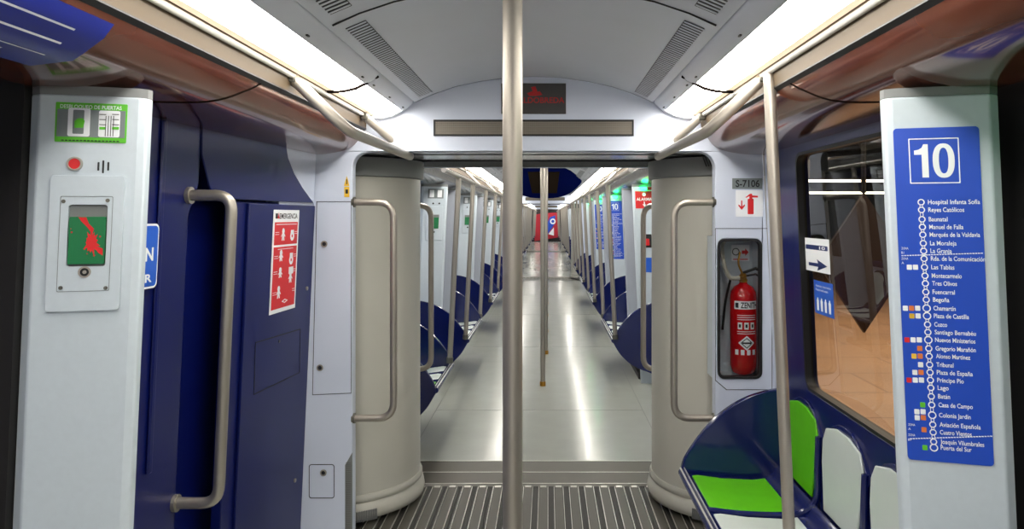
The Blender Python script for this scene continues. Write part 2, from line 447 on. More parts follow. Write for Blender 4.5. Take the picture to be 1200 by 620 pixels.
# ------------------------------------------------------------------ gangways
def gangway(y0, y1, first):
    ym = (y0+y1)/2
    mb = MB(); mb.span((-1.0,y0,1.80),(1.0,y1,1.83)); struct(mb.build('ceiling', CHROME))
    mb = MB()
    mb.span((-.8,y0+.50,1.792),(.8,y0+.94,1.801)); mb.span((-.8,y0+.14,1.797),(.8,y0+.15,1.801))
    struct(mb.build('trim_gangway_ceiling_bars', DARK))
    # floor: ridged plate and threshold
    mb = MB(); mb.span((-1.0,y0-.02,-.06),(1.0,y1-.30,-.012)); struct(mb.build('floor', STEELD))
    yb = y1-.35
    mb = MB(); n = 10; mb.mi = 2
    mb.span((-.95,y0-.1,-.012),(.95,yb,-.008))
    for k in range(-n, n+1):
        x = k*.084+.04
        if abs(x) > .88: continue
        mb.mi = 0; mb.span((x-.021,y0-.1,-.008),(x+.021,yb-.03,.000))
        for q in (-.026,.024): 
            mb.mi = 1; mb.span((x+q,y0-.1,-.008),(x+q+.0025,yb-.03,.002)); mb.mi = 0
        mb.mi = 1; mb.span((x-.017,yb-.045,0),(x+.017,yb-.02,.003)); mb.mi = 0
        mb.mi = 2; mb.span((x-.044,y0-.1,-.008),(x-.040,yb-.03,-.002)); mb.mi = 0
    t = mb.build('ridged_floor_plate', [RIDGE, ALU, GAPM], bevel=0)
    tag(t, 'ribbed dark steel plate on the gangway floor between the two drums' if first else 'small far ribbed steel floor plate of the %s gangway down the train' % ('second' if ym<20 else 'third'), 'floor plate')
    mb = MB()
    mb.span((-.80,yb,-.012),(.80,y1+.04,.004)); mb.mi = 1
    mb.span((-.80,yb-.004,-.01),(.80,yb+.004,.007)); mb.span((-.80,yb+.185,.004),(.80,yb+.192,.006)); mb.span((-.80,y1+.034,.003),(.80,y1+.04,.006))
    t = mb.build('threshold_plate', [THR, ALU])
    tag(t, 'brushed steel threshold strip across the doorway, just beyond the ribbed plate' if first else 'far steel threshold strip of the %s gangway down the train' % ('second' if ym<20 else 'third'), 'threshold')
    for s in (-1,1):
        c = (s*1.025, ym, 0)
        e = empty('gangway_drum', c, ('pale grey upright gangway cylinder on the %s of the doorway' % SN[s]) if first else 'distant grey gangway cylinder on the %s, %s gangway down the train' % (SN[s], 'second' if ym<20 else 'third'), 'drum', 'gangway drums')
        mb = MB(); mb.lathe([(.40,.13),(.40,1.70)], c, 72); mb.build('drum', DRUM, e)
        mb = MB(); mb.lathe([(.405,.14),(.412,.125),(.412,.11),(.402,.10),(.418,.085),(.425,.05),(.42,.025),(.40,.018)], c, 72); mb.build('base_ring', DRUM, e, smooth=60)
        mb = MB()
        for k in range(90):
            a = -PI*.95+k*PI*.9/90*1.0
            ca = math.cos(a if s>0 else PI-a); 
            aa = (PI+ (k/90)*PI*.55+.25) if s>0 else (2*PI-(k/90)*PI*.55-.25)
            x = c[0]+.424*math.cos(aa); y = c[1]+.424*math.sin(aa)
            if k > 35: mb.box((x,y,.045),(.014,.004,.05), Matrix.Rotation(aa,3,'Z'))
        mb.build('ribbed_skirt', DRUMD, e)
        mb = MB(); mb.lathe([(.405,1.695),(.418,1.70),(.42,1.79),(.38,1.795)], c, 72)
        mb.mi = 1
        for k in range(14):
            aa = (-PI*.62 if s<0 else -PI*.55)+(k-7)*.03+(0.12 if s<0 else -.12)
            mb.box((c[0]+.424*math.cos(aa), c[1]+.424*math.sin(aa), 1.765),(.006,.004,.05), Matrix.Rotation(aa,3,'Z')@Matrix.Rotation(.35,3,'X'))
        mb.build('top_cap', [DRUMD, BLACK], e, smooth=40)
gangway(3.46, 4.50, True)
gangway(17.36, 18.44, False)
gangway(31.06, 32.14, False)

# U handles
def uhandle(s, y, dy, label, grp='U-shaped gangway handles', r=.0165):
    e = empty('grab_bar', (s*.83, y, .57), label, 'handle', grp)
    y2 = y-dy
    path = fillet([(s*.828,y,1.565),(s*.80,y2,1.565),(s*.646,y2,1.565),(s*.646,y2,.57),(s*.80,y2,.57),(s*.828,y,.57)], .045 , 7)
    pts = fillet([(s*.835,y2,1.565),(s*.646,y2,1.565),(s*.646,y2,.57),(s*.835,y2,.57)], .075, 8)
    mb = MB(); mb.tube(pts, r, 16); mb.build('tube', STEEL, e)
    for z in (1.565,.57):
        mb = MB(); mb.tube([(s*.822,y2,z),(s*.836,y2,z)], .024, 18); mb.build('flange', STEELD, e)
for s in (-1,1):
    uhandle(s, 3.40, -.02, 'steel U-shaped handle in front of the near %s gangway cylinder' % SN[s])
    uhandle(s, 4.51, -.01, 'steel U-shaped handle just beyond the %s gangway cylinder, far side' % SN[s])

# ------------------------------------------------------------------ lights, vents, overhead bars
def light(s, y0, y1, label, first_detail=True):
    e = empty('ceiling_light', (s*.66,(y0+y1)/2,2.0), label, 'ceiling light', 'fluorescent lens panels')
    g = .006
    prof = bez([(s*.602,1.990,0),(s*.64,1.972,0),(s*.69,1.961,0),(s*.742,1.960,0)],4)
    mb = MB(); mb.sheet([(p[0],p[1]) for p in prof[:11]], y0+g, y1-g, dirn=(0,0,.01)); mb.build('lens', LENS, e, smooth=60)
    mb = MB(); mb.sheet([(p[0],p[1]) for p in prof[10:]], y0+g, y1-g, dirn=(0,0,.01)); mb.build('diffuser_edge', LIP, e, smooth=60)
    mb = MB(); mb.sheet([(s*.604,1.984),(s*.575,1.995),(s*.558,2.012),(s*.55,2.022)], y0+.003, y1-.003, dirn=(0,0,.012)); 
    mb.build('housing', CEIL, e, smooth=60)
    mb = MB(); mb.sheet([(s*.556,2.010),(s*.602,1.983),(s*.64,1.964),(s*.69,1.953),(s*.742,1.952)], y0-.010, y0+.010, dirn=(0,0,.012)); mb.build('end_gap', GAPS, e)
    if abs(y1-3.385) < .001:
        mb = MB(); mb.sheet([(s*.552,2.016),(s*.598,1.976),(s*.64,1.955),(s*.69,1.944),(s*.744,1.944)], 3.366, 3.396, dirn=(0,0,.022)); mb.build('end_cap', CEIL, e, bevel=.003)
    if first_detail:
        for f in (.08,.5,.92):
            y = y0+(y1-y0)*f; mb = MB(); mb.box((s*.585,y,1.989),(.006,.018,.004)); mb.build('clip', BLKP, e)
def rail(s, y0, y1, label):
    mb = MB(); mb.tube([(s*.755,y0,1.953),(s*.755,y1,1.953)], .0105, 12)
    tag(mb.build('trim_tube', TRIMW), label, 'light edge tube', 'white tubes below the lamps')
segs = [(-3,-1.6),(-1.6,-.1),(-.1,1.3),(1.3,2.72),(2.72,3.385)]
nm = {4:'short lit lamp panel at the gangway end', 3:'long bright lamp panel overhead in front of the gangway', 2:'lamp panel directly overhead beside the camera', 1:'lamp panel just behind the camera',0:'lamp panel at the rear of the near carriage'}
for s in (-1,1):
    for i,(a,b) in enumerate(segs): light(s, a, b, '%s, %s side of near carriage ceiling' % (nm[i], SN[s]))
    rail(s, -3, 3.39, 'thin white tube along the %s lamps of the near carriage' % SN[s])
    for ci,(a,b) in enumerate(CARS[1:]):
        n = 9; L = (b-a)/n
        for k in range(n):
            light(s, a+k*L, a+(k+1)*L, '%s lit ceiling panel from the gangway on the %s, %s carriage beyond' % (ORD[k], SN[s], ORD[ci]), ci == 0)
        rail(s, a, b, 'thin white tube along the %s lamps of the %s carriage beyond the gangway' % (SN[s], ORD[ci]))
def vent(s, y0, y1, label, pitch=.025):
    e = empty('ceiling_vent', (s*.485,(y0+y1)/2,2.05), label, 'air vent', 'ceiling air vents')
    A = Vector((s*.455,0,2.060)); B = Vector((s*.512,0,2.036))
    n = Vector((-.0,0,-1))
    mb = MB(); mb.sheet([(A.x,A.z-.0015),(B.x,B.z-.0015)], y0, y1, dirn=(0,0,.002)); mb.build('backing', BLACK, e)
    mb = MB(); y = y0
    while y < y1:
        mb.sheet([(A.x,A.z-.0035),(B.x,B.z-.0035)], y, y+pitch*.42, dirn=(0,0,.0015)); y += pitch
    mb.build('slats', CEIL, e)
for s in (-1,1):
    vent(s, 2.12, 3.34, 'long slotted vent strip in the %s of ceiling by the gangway' % SN[s])
    vent(s, .6, 1.97, 'slotted vent strip in the %s of ceiling, cut off by the photo top' % SN[s])
    for k in range(6):
        vent(s, 5+k*2, 6.7+k*2, '%s slotted vent strip on the %s ceiling of the next carriage' % (ORD[k], SN[s]), .04)
# overhead bars with brackets (near car)
for s in (-1,1):
    e = empty('overhead_grab_bar', (s*.6,3.0,1.79), 'satin steel overhead bar hung below the %s lamps near the gangway' % SN[s], 'grab bar', 'overhead bars near gangway')
    pts = fillet([(s*.758,2.40,1.945),(s*.60,2.46,1.785),(s*.585,3.50,1.783)], .07, 8)
    mb = MB(); mb.tube(pts, .0195, 18); mb.build('bar', STEELW, e)
    mb = MB(); mb.tube([(s*.745,3.30,1.94),(s*.588,3.49,1.786)], .018, 18); mb.build('bracket', STEELW, e)
    for q,(x,y,z) in enumerate(((.760,2.40,1.948),(.748,3.30,1.944))):
        mb = MB(); mb.box((s*x,y,z),(.03,.05,.035)); mb.build('mount', STEELD, e, bevel=.005)
# near centre pole and near right pole
def pole(path, r, label, grp, foot=True, name='grab_pole', m=STEEL, footm=None):
    b = Vector(path[-1]); e = empty(name, tuple(b), label, 'pole', grp)
    mb = MB(); mb.tube(path, r, 24); mb.build('tube', m, e)
    if foot:
        d = (Vector(path[-2])-b).normalized()
        mb = MB(); mb.tube([b, b+d*.04], r*1.25, 18); mb.build('foot', footm or STEELD, e)
    return e
pole([(-.011,1.6,2.137),(-.011,1.6,.0)], .0215, 'thick steel pole nearest the camera, in the middle of the picture', 'centre poles', footm=BRASS)
e = pole([(.757,2.32,1.948),(.771,2.32,1.6),(.824,2.32,.395)], .0185, 'steel pole in front of the green seat, rising to right lamp strip', 'near bench pole', m=STEELW)

# far car centre poles
pn = 0
protopole = None
for ci,(a,b) in enumerate(CARS[1:]):
    y = 6.57 if ci == 0 else a+1.6
    k = 0
    while y < b-1:
        lab = '%s centre pole beyond the gangway%s' % (ORD[k], '' if ci==0 else ', in the %s carriage beyond' % ORD[ci])
        if protopole is None:
            protopole = pole([(.02,y,2.137),(.02,y,0)], .021, lab, 'centre poles of far carriages', footm=BRASS)
        else:
            c = dup(protopole, dy=y-6.57, dx=.025); c['label'] = lab
        y += 1.52; k += 1

# ------------------------------------------------------------------ pillars
def pillar(s, y, label, away=False):
    e = empty('door_pillar', (s*1.0,y,0), label, 'pillar', 'white door pillars')
    sec = [(1.058,-.02),(1.045,-.045),(1.02,-.058),(.97,-.0434),(.835,-.004),(.822,.010),(.822,.03),(.835,.05),(.90,.075),(1.058,.10)]
    k = -1 if away else 1
    vs = []; n = len(sec)
    for z in (0, 1.766):
        for x, d in sec: vs.append((s*(x+LEAN*(1.79-z))+(-.014 if s<0 else 0), y+k*d, z))
    fs = [(i,(i+1)%n,n+(i+1)%n,n+i) for i in range(n)]+[tuple(range(n)), tuple(range(2*n-1,n-1,-1))]
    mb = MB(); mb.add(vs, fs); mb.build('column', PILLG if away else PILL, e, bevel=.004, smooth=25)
    vs = []
    sec2 = [(x+(.004 if x<.9 else 0), d) for x,d in sec]
    mb = MB()
    vs = [(s*(x+.0015)+(-.014 if s<0 else 0), y+k*(d+.001), z) for z in (1.766,1.786) for x,d in sec]
    mb.add(vs, fs); mb.build('top_trim', DRUMD, e)
    return e
def frames(s, y):
    if s < 0:
        return Frame((-1.1056-.0,y-.0636,0),(.21,.065,0),(LEAN,0,1))
    return Frame((.9156,y+.0015,0),(.21,-.065,0),(-LEAN,0,1))
YP = 1.665
# sanity: face line from (.835,-.004) to (1.02,-.058): slope .0540/.185
def frames(s, y):
    L = LEAN*1.79
    if s < 0: return Frame((-(1.034+L), y-.058, 0), (.185,.054,0), (LEAN,0,1))
    return Frame((.835+L, y-.004, 0), (.185,-.054,0), (-LEAN,0,1))
pillar(-1, YP, 'large white door pillar on the left with green release handle')
pillar(1, YP, 'large white door pillar on the right carrying the blue line map')
FL = frames(-1, YP); FR = frames(1, YP)

# ---- route map (built in its frame, reused far away)
STN = [('Hospital Infanta Sofía',237,61),('Reyes Católicos',246,42),('Baunatal',257,22),('Manuel de Falla',266,40),('Marqués de la Valdavia',275,59),('La Moraleja',285,31),('La Granja',294,25),
('Rda. de la Comunicación',303,64),('Las Tablas',313,27),('Montecarmelo',323,35),('Tres Olivos',332,29),('Fuencarral',342,26),('Begoña',351,19),('Chamartín',361,26),('Plaza de Castilla',370,41),('Cuzco',380,15),
('Santiago Bernabéu',389,48),('Nuevos Ministerios',398,47),('Gregorio Marañón',408,47),('Alonso Martínez',417,40),('Tribunal',427,20),('Plaza de España',436,42),('Príncipe Pío',445,31),('Lago',454,13),('Batán',464,14),
('Casa de Campo',474,40),('Colonia Jardín',486,37),('Aviación Española',497,48),('Cuatro Vientos',506,37),('Joaquín Vilumbrales',517,51),('Puerta del Sur',524,36)]
def xline(y): return 1079+(y-237)*(15/287.)
def route_map(fr, label, detail=True):
    e = empty('route_map', fr.p(.1,1.3), label, 'route map', 'blue line 10 maps')
    c = fr.loop([(1045,154),(1065,538),(1165,546),(1146,145)])
    u0 = sum((c[0][0],c[1][0]))/2; u1 = (c[2][0]+c[3][0])/2; v1 = (c[0][1]+c[3][1])/2; v0 = (c[1][1]+c[2][1])/2
    mb = MB(); mb.plate([rr(u0,v0,u1,v1,.008)], fr, .0005, .0035); mb.build('board', BLUE, e)
    a = fr.hit(1065,188); b = fr.hit(1124,188); t = fr.hit(1094,162); d = fr.hit(1094,215)
    mb = MB(); w=.0022; mb.plate([rr(a[0],d[1],b[0],t[1],.001,1), rr(a[0]+w,d[1]+w,b[0]-w,t[1]-w,.001,1)], fr, .0035, .0042)
    x0 = fr.hit(1068,190)[0]; x1 = fr.hit(1121,190)[0]; vb = fr.hit(1094,208)[1]; vt = fr.hit(1094,169)[1]
    ten(mb, fr, x0+.004, vb, x1-.004, vt, .0035, .0042)
    mb.build('line_number', PRW, e)
    mb = MB(); ring = MB()
    pts = []
    for n,(name,py,wd) in enumerate(STN):
        cx = xline(py); p = fr.hit(cx, py); pts.append(p)
        q0 = fr.hit(cx+8, py+2.3); q1 = fr.hit(cx+8+wd, py+2.3)
        if detail: put_text(mb, name, fr, q0[0], q0[1], q1[0], .0098, .0042, bold=.012)
        else: mb.plate([[(q0[0],q0[1]),(q1[0],q0[1]),(q1[0],q0[1]+.006),(q0[0],q0[1]+.006)]], fr, .0035,.0042)
        r = .0072 if name not in ('Chamartín','Nuevos Ministerios','Plaza de Castilla','Colonia Jardín','Puerta del Sur') else .0085
        ring.plate([circ(p[0],p[1],r,14), circ(p[0],p[1],r-.0022,14)], fr, .0035, .0048)
    for p, q in zip(pts, pts[1:]):
        for dx in (-.0028,.0028):
            ring.plate([[(p[0]+dx-.0007,p[1]-.007),(q[0]+dx-.0007,q[1]+.007),(q[0]+dx+.0007,q[1]+.007),(p[0]+dx+.0007,p[1]-.007)]], fr, .0035, .0042)
    mb.build('station_names', PRW, e); ring.build('line_diagram', PRW, e)
    if detail:
        mb = MB()
        for py, xl, xr in ((299,1056,1152),(513,1066,1163)):
            a = fr.hit(xl,py+.5); b = fr.hit(xr,py-2.5)
            n = 30
            for k in range(n):
                u = a[0]+(b[0]-a[0])*k/n; v = a[1]+(b[1]-a[1])*k/n
                mb.plate([[(u,v-.001),(u+.0042,v-.001),(u+.0042,v+.001),(u,v+.001)]], fr, .0035, .0042)
        for py, nme in ((291,'ZONA'),(296,'B1'),(303,'ZONA'),(308,'A'),(497,'ZONA'),(502,'A'),(509,'ZONA'),(514.5,'B1')):
            o_ = 8 if py>400 else 0
            a = fr.hit(1056+o_,py+1.2); b = fr.hit(1056+o_+(8 if len(nme)>2 else 3),py)
            put_text(mb, nme, fr, a[0], a[1], b[0], .0052, .0042)
        mb.build('zone_marks', PRW, e)
        mb = MB(); cols = {0:PRW,1:YEL,2:ORNG,3:LIME,4:RED}
        tags = [(313,(0,0)),(361,(0,2,0)),(370,(1,0)),(398,(4,0,0)),(408,(2,)),(417,(1,2)),(427,(0,)),(436,(0,2)),(445,(4,0,0)),(474,(3,)),(482,(0,0)),(489,(0,2)),(503,(2,)),(524,(3,))]
        for py, cs in tags:
            for k, cc in enumerate(reversed(cs)):
                p = fr.hit(xline(py)-10.5-k*7.2, py)
                mb = MB()
                mb.plate([rr(p[0]-.0052,p[1]-.0056,p[0]+.0052,p[1]+.0056,.001,1)], fr, .0035,.0042); mb.build('connection_tag', cols[cc], e)
    return e
RM = route_map(FR, 'tall blue line 10 map with every station, on the near right pillar')

# ---- left pillar furniture
fr = FL
def pbox(fr, x0,y0,x1,y1,r=.004,n=4): 
    b = bbox(fr,x0,y0,x1,y1); return rr(b[0],b[1],b[2],b[3],r,n)
e = empty('door_release_label', fr.p(.1,1.65,.002), 'green and grey door release sticker at top of the left pillar', 'sticker')
mb = MB(); mb.plate([pbox(fr,65,121,149,167,.002)], fr, .0004,.002); mb.build('backing', LIME, e)
mb = MB(); mb.plate([pbox(fr,67,129,147,161,.001)], fr, .002,.0026); mb.build('grey_field', GREYL, e)
mb = MB(); mb.plate([pbox(fr,80,127,106,160,.004)], fr, .0026,.0032); mb.plate([pbox(fr,116,130,141,161,.004)], fr, .0026,.0032); 
a = fr.hit(71,127); b = fr.hit(143,127); put_text(mb,'DESBLOQUEO DE PUERTAS',fr,a[0],a[1]+.001,b[0],.008,.0026,bold=.01)
mb.build('white_print', PRW, e)
mb = MB(); mb.plate([pbox(fr,86,129,99,157,.002)], fr, .0032,.0038); mb.build('lock_icon', GREYL, e)
mb = MB(); mb.plate([fr.loop([(88,150),(88,142),(92,139),(98,139),(100,142),(98,150)])], fr, .0038,.0044)
for x0,x1 in ((117,124),(132,140)): mb.plate([pbox(fr,x0,149,x1,152,.0005,1)], fr, .0032,.0044)
mb.build('green_icons', LIME, e)
mb = MB()
for x in (124,127,130,133): mb.plate([pbox(fr,x,136,x+.7,160,.0002,1)], fr,.0032,.0044)
for y in (134,140,146): 
    mb.plate([pbox(fr,117,y,125,y+.8,.0002,1)], fr,.0032,.0044); mb.plate([pbox(fr,132,y,140,y+.8,.0002,1)], fr,.0032,.0044)
a = fr.hit(72,166); b = fr.hit(141,166); [mb.plate([[(a[0]+(b[0]-a[0])*k/16,a[1]+.002),(a[0]+(b[0]-a[0])*(k+.7)/16,a[1]+.002),(a[0]+(b[0]-a[0])*(k+.7)/16,a[1]+.0045),(a[0]+(b[0]-a[0])*k/16,a[1]+.0045)]],fr,.002,.003) for k in range(16)]
mb.build('fine_lines', BLKP, e)
# button and slots
c = fr.hit(88,192)
e = empty('alarm_button', fr.p(*c), 'round red button with metal ring on the left pillar', 'button')
mb = MB(); mb.plate([circ(c[0],c[1],.0155,28), circ(c[0],c[1],.0115,28)], fr, 0, .006); mb.build('ring', STEEL, e, bevel=.001)
mb = MB(); mb.plate([circ(c[0],c[1],.0115,28)], fr, 0, .004); mb.build('cap', RED, e)
e = empty('speaker_slots', fr.p(*fr.hit(121,195)), 'three short black speaker slots beside the red button', 'speaker')
for x,y0,y1 in ((115.5,190,200),(121,188,203),(127,190,200)):
    mb = MB(); mb.plate([pbox(fr,x-1.1,y0,x+1.1,y1,.001,3)], fr, .0003, .0012); mb.build('slot', BLKP, e)
# emergency release box
e = empty('door_release_box', fr.p(*fr.hit(100,285)), 'raised plate with green door release handle splashed red, left pillar', 'release handle')
outer = pbox(fr,57,206,144,364,.008)
rec = pbox(fr,80.5,240,126,312,.006)
mb = MB(); mb.plate([outer, rec], fr, .0003, .008); mb.build('mounting_plate', PILL, e, bevel=.0025)
ip = pbox(fr,70,230,131.5,341,.003)
mb = MB(); mb.plate([ip, [(u,v) for u,v in pbox(fr,70.6,230.6,130.9,340.4,.003)]], fr, .0078, .0088); mb.build('inner_outline', GREYL, e)
mb = MB(); mb.plate([rec], fr, .0004, .0012); mb.build('recess', DRUMD, e)
gh = pbox(fr,82,254,124.5,309,.003)
mb = MB(); mb.plate([gh], fr, .001, .011); rh = mb.build('release_handle', GRN, e, bevel=.003)
random.seed(3)
sp = []
cxs = fr.hit(109,284)
for k in range(26):
    a = 2*PI*k/26; R = .0115*(1+.75*random.random()) if k%2 else .010
    sp.append((cxs[0]+R*math.cos(a)*.95, cxs[1]+R*math.sin(a)*1.7))
mb = MB(); mb.plate([sp], fr, .011, .0114)
mb.plate([fr.loop([(94,254.5),(103,254.5),(106,262),(112,268),(110,274),(104,266),(97,259)])], fr, .011,.0114)
mb.plate([fr.loop([(110,286),(122,291),(122,299),(117,296)])], fr, .011,.0115)
for x,y,r in ((86,272,.002),(104,297,.0016),(112,299,.002),(85,268,.0012),(101,292,.0012),(119,277,.002)): mb.plate([circ(*fr.hit(x,y),r,8)], fr,.011,.0115)
mb.build('red_splash', RED, rh)
c = fr.hit(100.5,318.5)
mb = MB(); mb.plate([circ(*c,.0125,24), circ(*c,.009,24)], fr, .008,.011); mb.mi = 1; mb.plate([circ(*c,.009,24)], fr, .007,.0085); mb.mi=0; mb.plate([circ(*c,.004,12)], fr, .0085,.010); mb.build('key_lock', [STEEL, BLKP], e)
for x,y in ((76,236),(127.5,235),(72.5,337),(125,337)):
    mb = MB(); mb.plate([circ(*fr.hit(x,y),.0042,12)], fr, .008,.0098); mb.build('screw', STEELD, e)

# blue sign peeking out behind the left pillar (on ribbed wall)
e = empty('door_notice', WL.p(2.12,1.37,.01), 'blue notice with white border peeping from behind the left pillar', 'sign')
v1 = WL.hit(176,262)[1]; v0 = WL.hit(176,337)[1]; u1 = WL.hit(181.5,300)[0]; u0 = u1-.24
mb = MB(); mb.plate([rr(u0,v0,u1,v1,.018)], WL, .005, .009); mb.build('border', PRW, e)
mb = MB(); mb.plate([rr(u0+.006,v0+.006,u1-.006,v1-.006,.014)], WL, .009, .010); mb.build('panel', BLUE2, e)
mb = MB(); n_ = WL.hit(172.5,305); put_text(mb,'N',WL,n_[0]-.03,n_[1],n_[0]+.012,.036,.0105,bold=.03); n_ = WL.hit(172,330); put_text(mb,'R',WL,n_[0]-.03,n_[1],n_[0]+.006,.022,.0105,bold=.03); mb.build('lettering', PRW, e)

# big left handle
def lwall(y, z, w=0): return WL.p(y, z, w)
y = 2.33
A = lwall(y,1.566); B = lwall(y,.60)
e = empty('grab_bar', tuple(B), 'tall steel handle fixed on the blue left wall before the cabinet', 'handle')
pts = fillet([A, A+Vector((.135,.0,0)), B+Vector((.135,.0,0)), B], .055, 8)
mb = MB(); mb.tube(pts, .0175, 18); mb.build('tube', STEEL, e)
for q in (A,B):
    mb = MB(); mb.tube([q+Vector((-.004,0,0)), q+Vector((.008,0,0))], .027, 20); mb.build('flange', STEEL, e)

# blue cabinet on left wall
cy1 = WC.hit(368,300)[0]-.01; cy0 = WC.hit(290,300)[0]
cz1 = edge[-1][1]-.006
e = empty('electrical_cabinet', WC.p((cy0+cy1)/2,0), 'tall navy blue cabinet on the left wall with red emergency poster', 'cabinet')
mb = MB(); mb.plate([[(cy0-.09,0),(cy1,0),(cy1,cz1),(cy0-.09,cz1)]], WC, -.05, -.012); mb.build('body', NAVYD, e, bevel=.004)
mb = MB(); mb.plate([[(cy0,.02),(cy1-.004,.02),(cy1-.004,cz1-.006),(cy0,cz1-.006)]], WC, -.011, .0); mb.build('door', NAVYD, e, bevel=.003)
# flap outline
fl = WC.loop([(299,401),(352,385),(351,437),(297,463)])
def outline(loop, t=.003):
    c = Vector((sum(p[0] for p in loop)/len(loop), sum(p[1] for p in loop)/len(loop)))
    ins = []
    for p in loop:
        d = c-Vector(p); ins.append(tuple(Vector(p)+Vector((math.copysign(t,d.x), math.copysign(t,d.y)))))
    return [loop, ins]
mb = MB(); mb.plate(outline(fl,.004), WC, .0005, .0015); mb.mi=1; mb.plate([circ(*WC.hit(327,400),.006,12)], WC, .0005,.003); mb.build('flap', [BLKP, STEELD], e)
for x,y in ((361,338),(347,563)):
    mb = MB(); mb.plate([circ(*WC.hit(x-2,y),.009,14)], WC, .0005,.006); mb.build('latch', STEEL, e)
# poster
e = empty('emergency_poster', WC.p(*WC.hit(333,300)), 'red and white emergency instructions poster on the blue cabinet', 'poster')
b = [WC.hit(320,246), WC.hit(315,369), WC.hit(344,361), WC.hit(351,246)]
pu0 = (b[0][0]+b[1][0])/2; pu1 = (b[2][0]+b[3][0])/2; pv1 = (b[0][1]+b[3][1])/2; pv0 = (b[1][1]+b[2][1])/2
W = pu1-pu0; H = pv1-pv0
def q(u,v): return (pu0+u*W, pv0+v*H)
def qr(u0,v0,u1,v1): a=q(u0,v0); b=q(u1,v1); return [(a[0],a[1]),(b[0],a[1]),(b[0],b[1]),(a[0],b[1])]
mb = MB(); mb.plate([qr(0,0,1,1)], WC, .001,.003); mb.build('sheet', PRW, e)
mb = MB(); mb.plate([qr(.05,.66,.95,.88)], WC,.003,.0036); mb.plate([qr(.05,.04,.95,.64)], WC,.003,.0036); mb.build('red_fields', RED, e)
mb = MB(); a=q(.22,.915); c=q(.93,.915); put_text(mb,'EMERGENCIA',WC,a[0],a[1],c[0],.05*H,.0034,bold=.02); mb.plate([qr(.07,.915,.15,.965)],WC,.003,.0036); mb.build('title', BLKP, e)
mb = MB(); a=q(.14,.91); c=q(.21,.91); mb.plate([[q(.14,.915),q(.215,.915),q(.178,.975)]],WC,.0036,.004); mb.build('warning_mark', RED, e)
mb = MB()
def person(u,v,h):
    c=q(u,v+h*1.02); mb.plate([circ(c[0],c[1],.05*W,8)],WC,.0036,.0042)
    mb.plate([[q(u-.05,v),q(u-.02,v),q(u,v+h*.35),q(u+.02,v),q(u+.05,v),q(u+.035,v+h*.55),q(u+.07,v+h*.4),q(u+.085,v+h*.45),q(u+.035,v+h*.8),q(u-.035,v+h*.8),q(u-.085,v+h*.45),q(u-.07,v+h*.42),q(u-.035,v+h*.55)]],WC,.0036,.0042)
person(.38,.70,.09); person(.33,.50,.08); person(.33,.34,.07); person(.3,.14,.09); person(.74,.27,.09)
for (u,v,hh) in ((.74,.71,.09),(.74,.47,.1)):
    c=q(u,v+.03); mb.plate([circ(c[0],c[1],.08*W,12), circ(c[0],c[1],.03*W,8)],WC,.0036,.0042); mb.plate([qr(u-.06,v+.045,u+.06,v+hh)],WC,.0036,.0042)
mb.plate([qr(.66,.36,.84,.43)],WC,.0036,.0042)
mb.plate([qr(.1,.855,.9,.862)],WC,.0036,.0042); mb.plate([qr(.2,.615,.8,.62)],WC,.0036,.0042)
for v in (.78,.76,.55,.53,.40,.38,.2,.18):
    mb.plate([qr(.08,v,.22,v+.005)],WC,.0036,.0042); mb.plate([qr(.84,v,.93,v+.005)],WC,.0036,.0042)
c=q(.55,.1); mb.plate([[ (c[0]-.12*W,c[1]),(c[0],c[1]-.02*H),(c[0]+.12*W,c[1]),(c[0],c[1]+.02*H)],[ (c[0]-.08*W,c[1]),(c[0],c[1]-.012*H),(c[0]+.08*W,c[1]),(c[0],c[1]+.012*H)]],WC,.0036,.0042)
mb.build('pictograms', PRW, e)

# white corner panel left (on portal plane)
fr = P1
e = empty('service_panel', fr.p(*fr.hit(388,350)), 'narrow white locked service panel left of the gangway cylinder', 'panel')
dl = fr.loop([(371,236),(412,236),(412,461),(366,463)])
mb = MB(); mb.plate(outline(dl,.0025), fr, .0004,.0014); mb.build('door_gap', DARK, e)
for x,y in ((380,286),(375,431)):
    mb = MB(); mb.plate([circ(*fr.hit(x,y),.015,18),circ(*fr.hit(x,y),.009,18)], fr,.0005,.004); mb.mi=1; mb.plate([circ(*fr.hit(x,y),.009,12)],fr,.0005,.0025); mb.build('lock', [STEEL,BLKP], e)
e = empty('inspection_flap', fr.p(*fr.hit(378,565)), 'small square white flap with lock, low on left end wall', 'flap')
b = bbox(fr,362,544,392,584); 
mb = MB(); mb.plate([rr(*b,.012),rr(b[0]+.003,b[1]+.003,b[2]-.003,b[3]-.003,.01)], fr,.0004,.0016); mb.build('gap', DARK, e)
c = fr.hit(379,554)
mb = MB(); mb.plate([circ(*c,.015,18),circ(*c,.009,18)],fr,.0005,.004); mb.mi=1; mb.plate([circ(*c,.009,12)],fr,.0005,.0025); mb.build('lock',[STEEL,BLKP],e)
e = empty('side_grille', fr.p(*fr.hit(410,580)), 'narrow grey grille at the foot of left end wall', 'grille')
g = fr.loop([(404.5,545),(413,530),(413,622),(404.5,622)])
mb = MB(); mb.plate([g], fr,.0004,.002); mb.build('backing', DRUMD, e)
mb = MB()
for k in range(44): 
    v = .0+.0085*k; mb.plate([[(g[0][0]+.004,v+.004),(g[1][0]-.006,v+.004),(g[1][0]-.006,v+.007),(g[0][0]+.004,v+.007)]],fr,.002,.003)
mb.build('bars', STEELD, e)
e = empty('hazard_label', fr.p(*fr.hit(406,218)), 'tiny yellow warning label above the left service panel', 'label')
mb = MB(); mb.plate([pbox(fr,403.5,219,409.5,231,.001,1)], fr,.0005,.0015); mb.plate([fr.loop([(403,218),(409.5,218),(406.5,206)])],fr,.0005,.0015); mb.build('yellow_sheet', YEL, e)
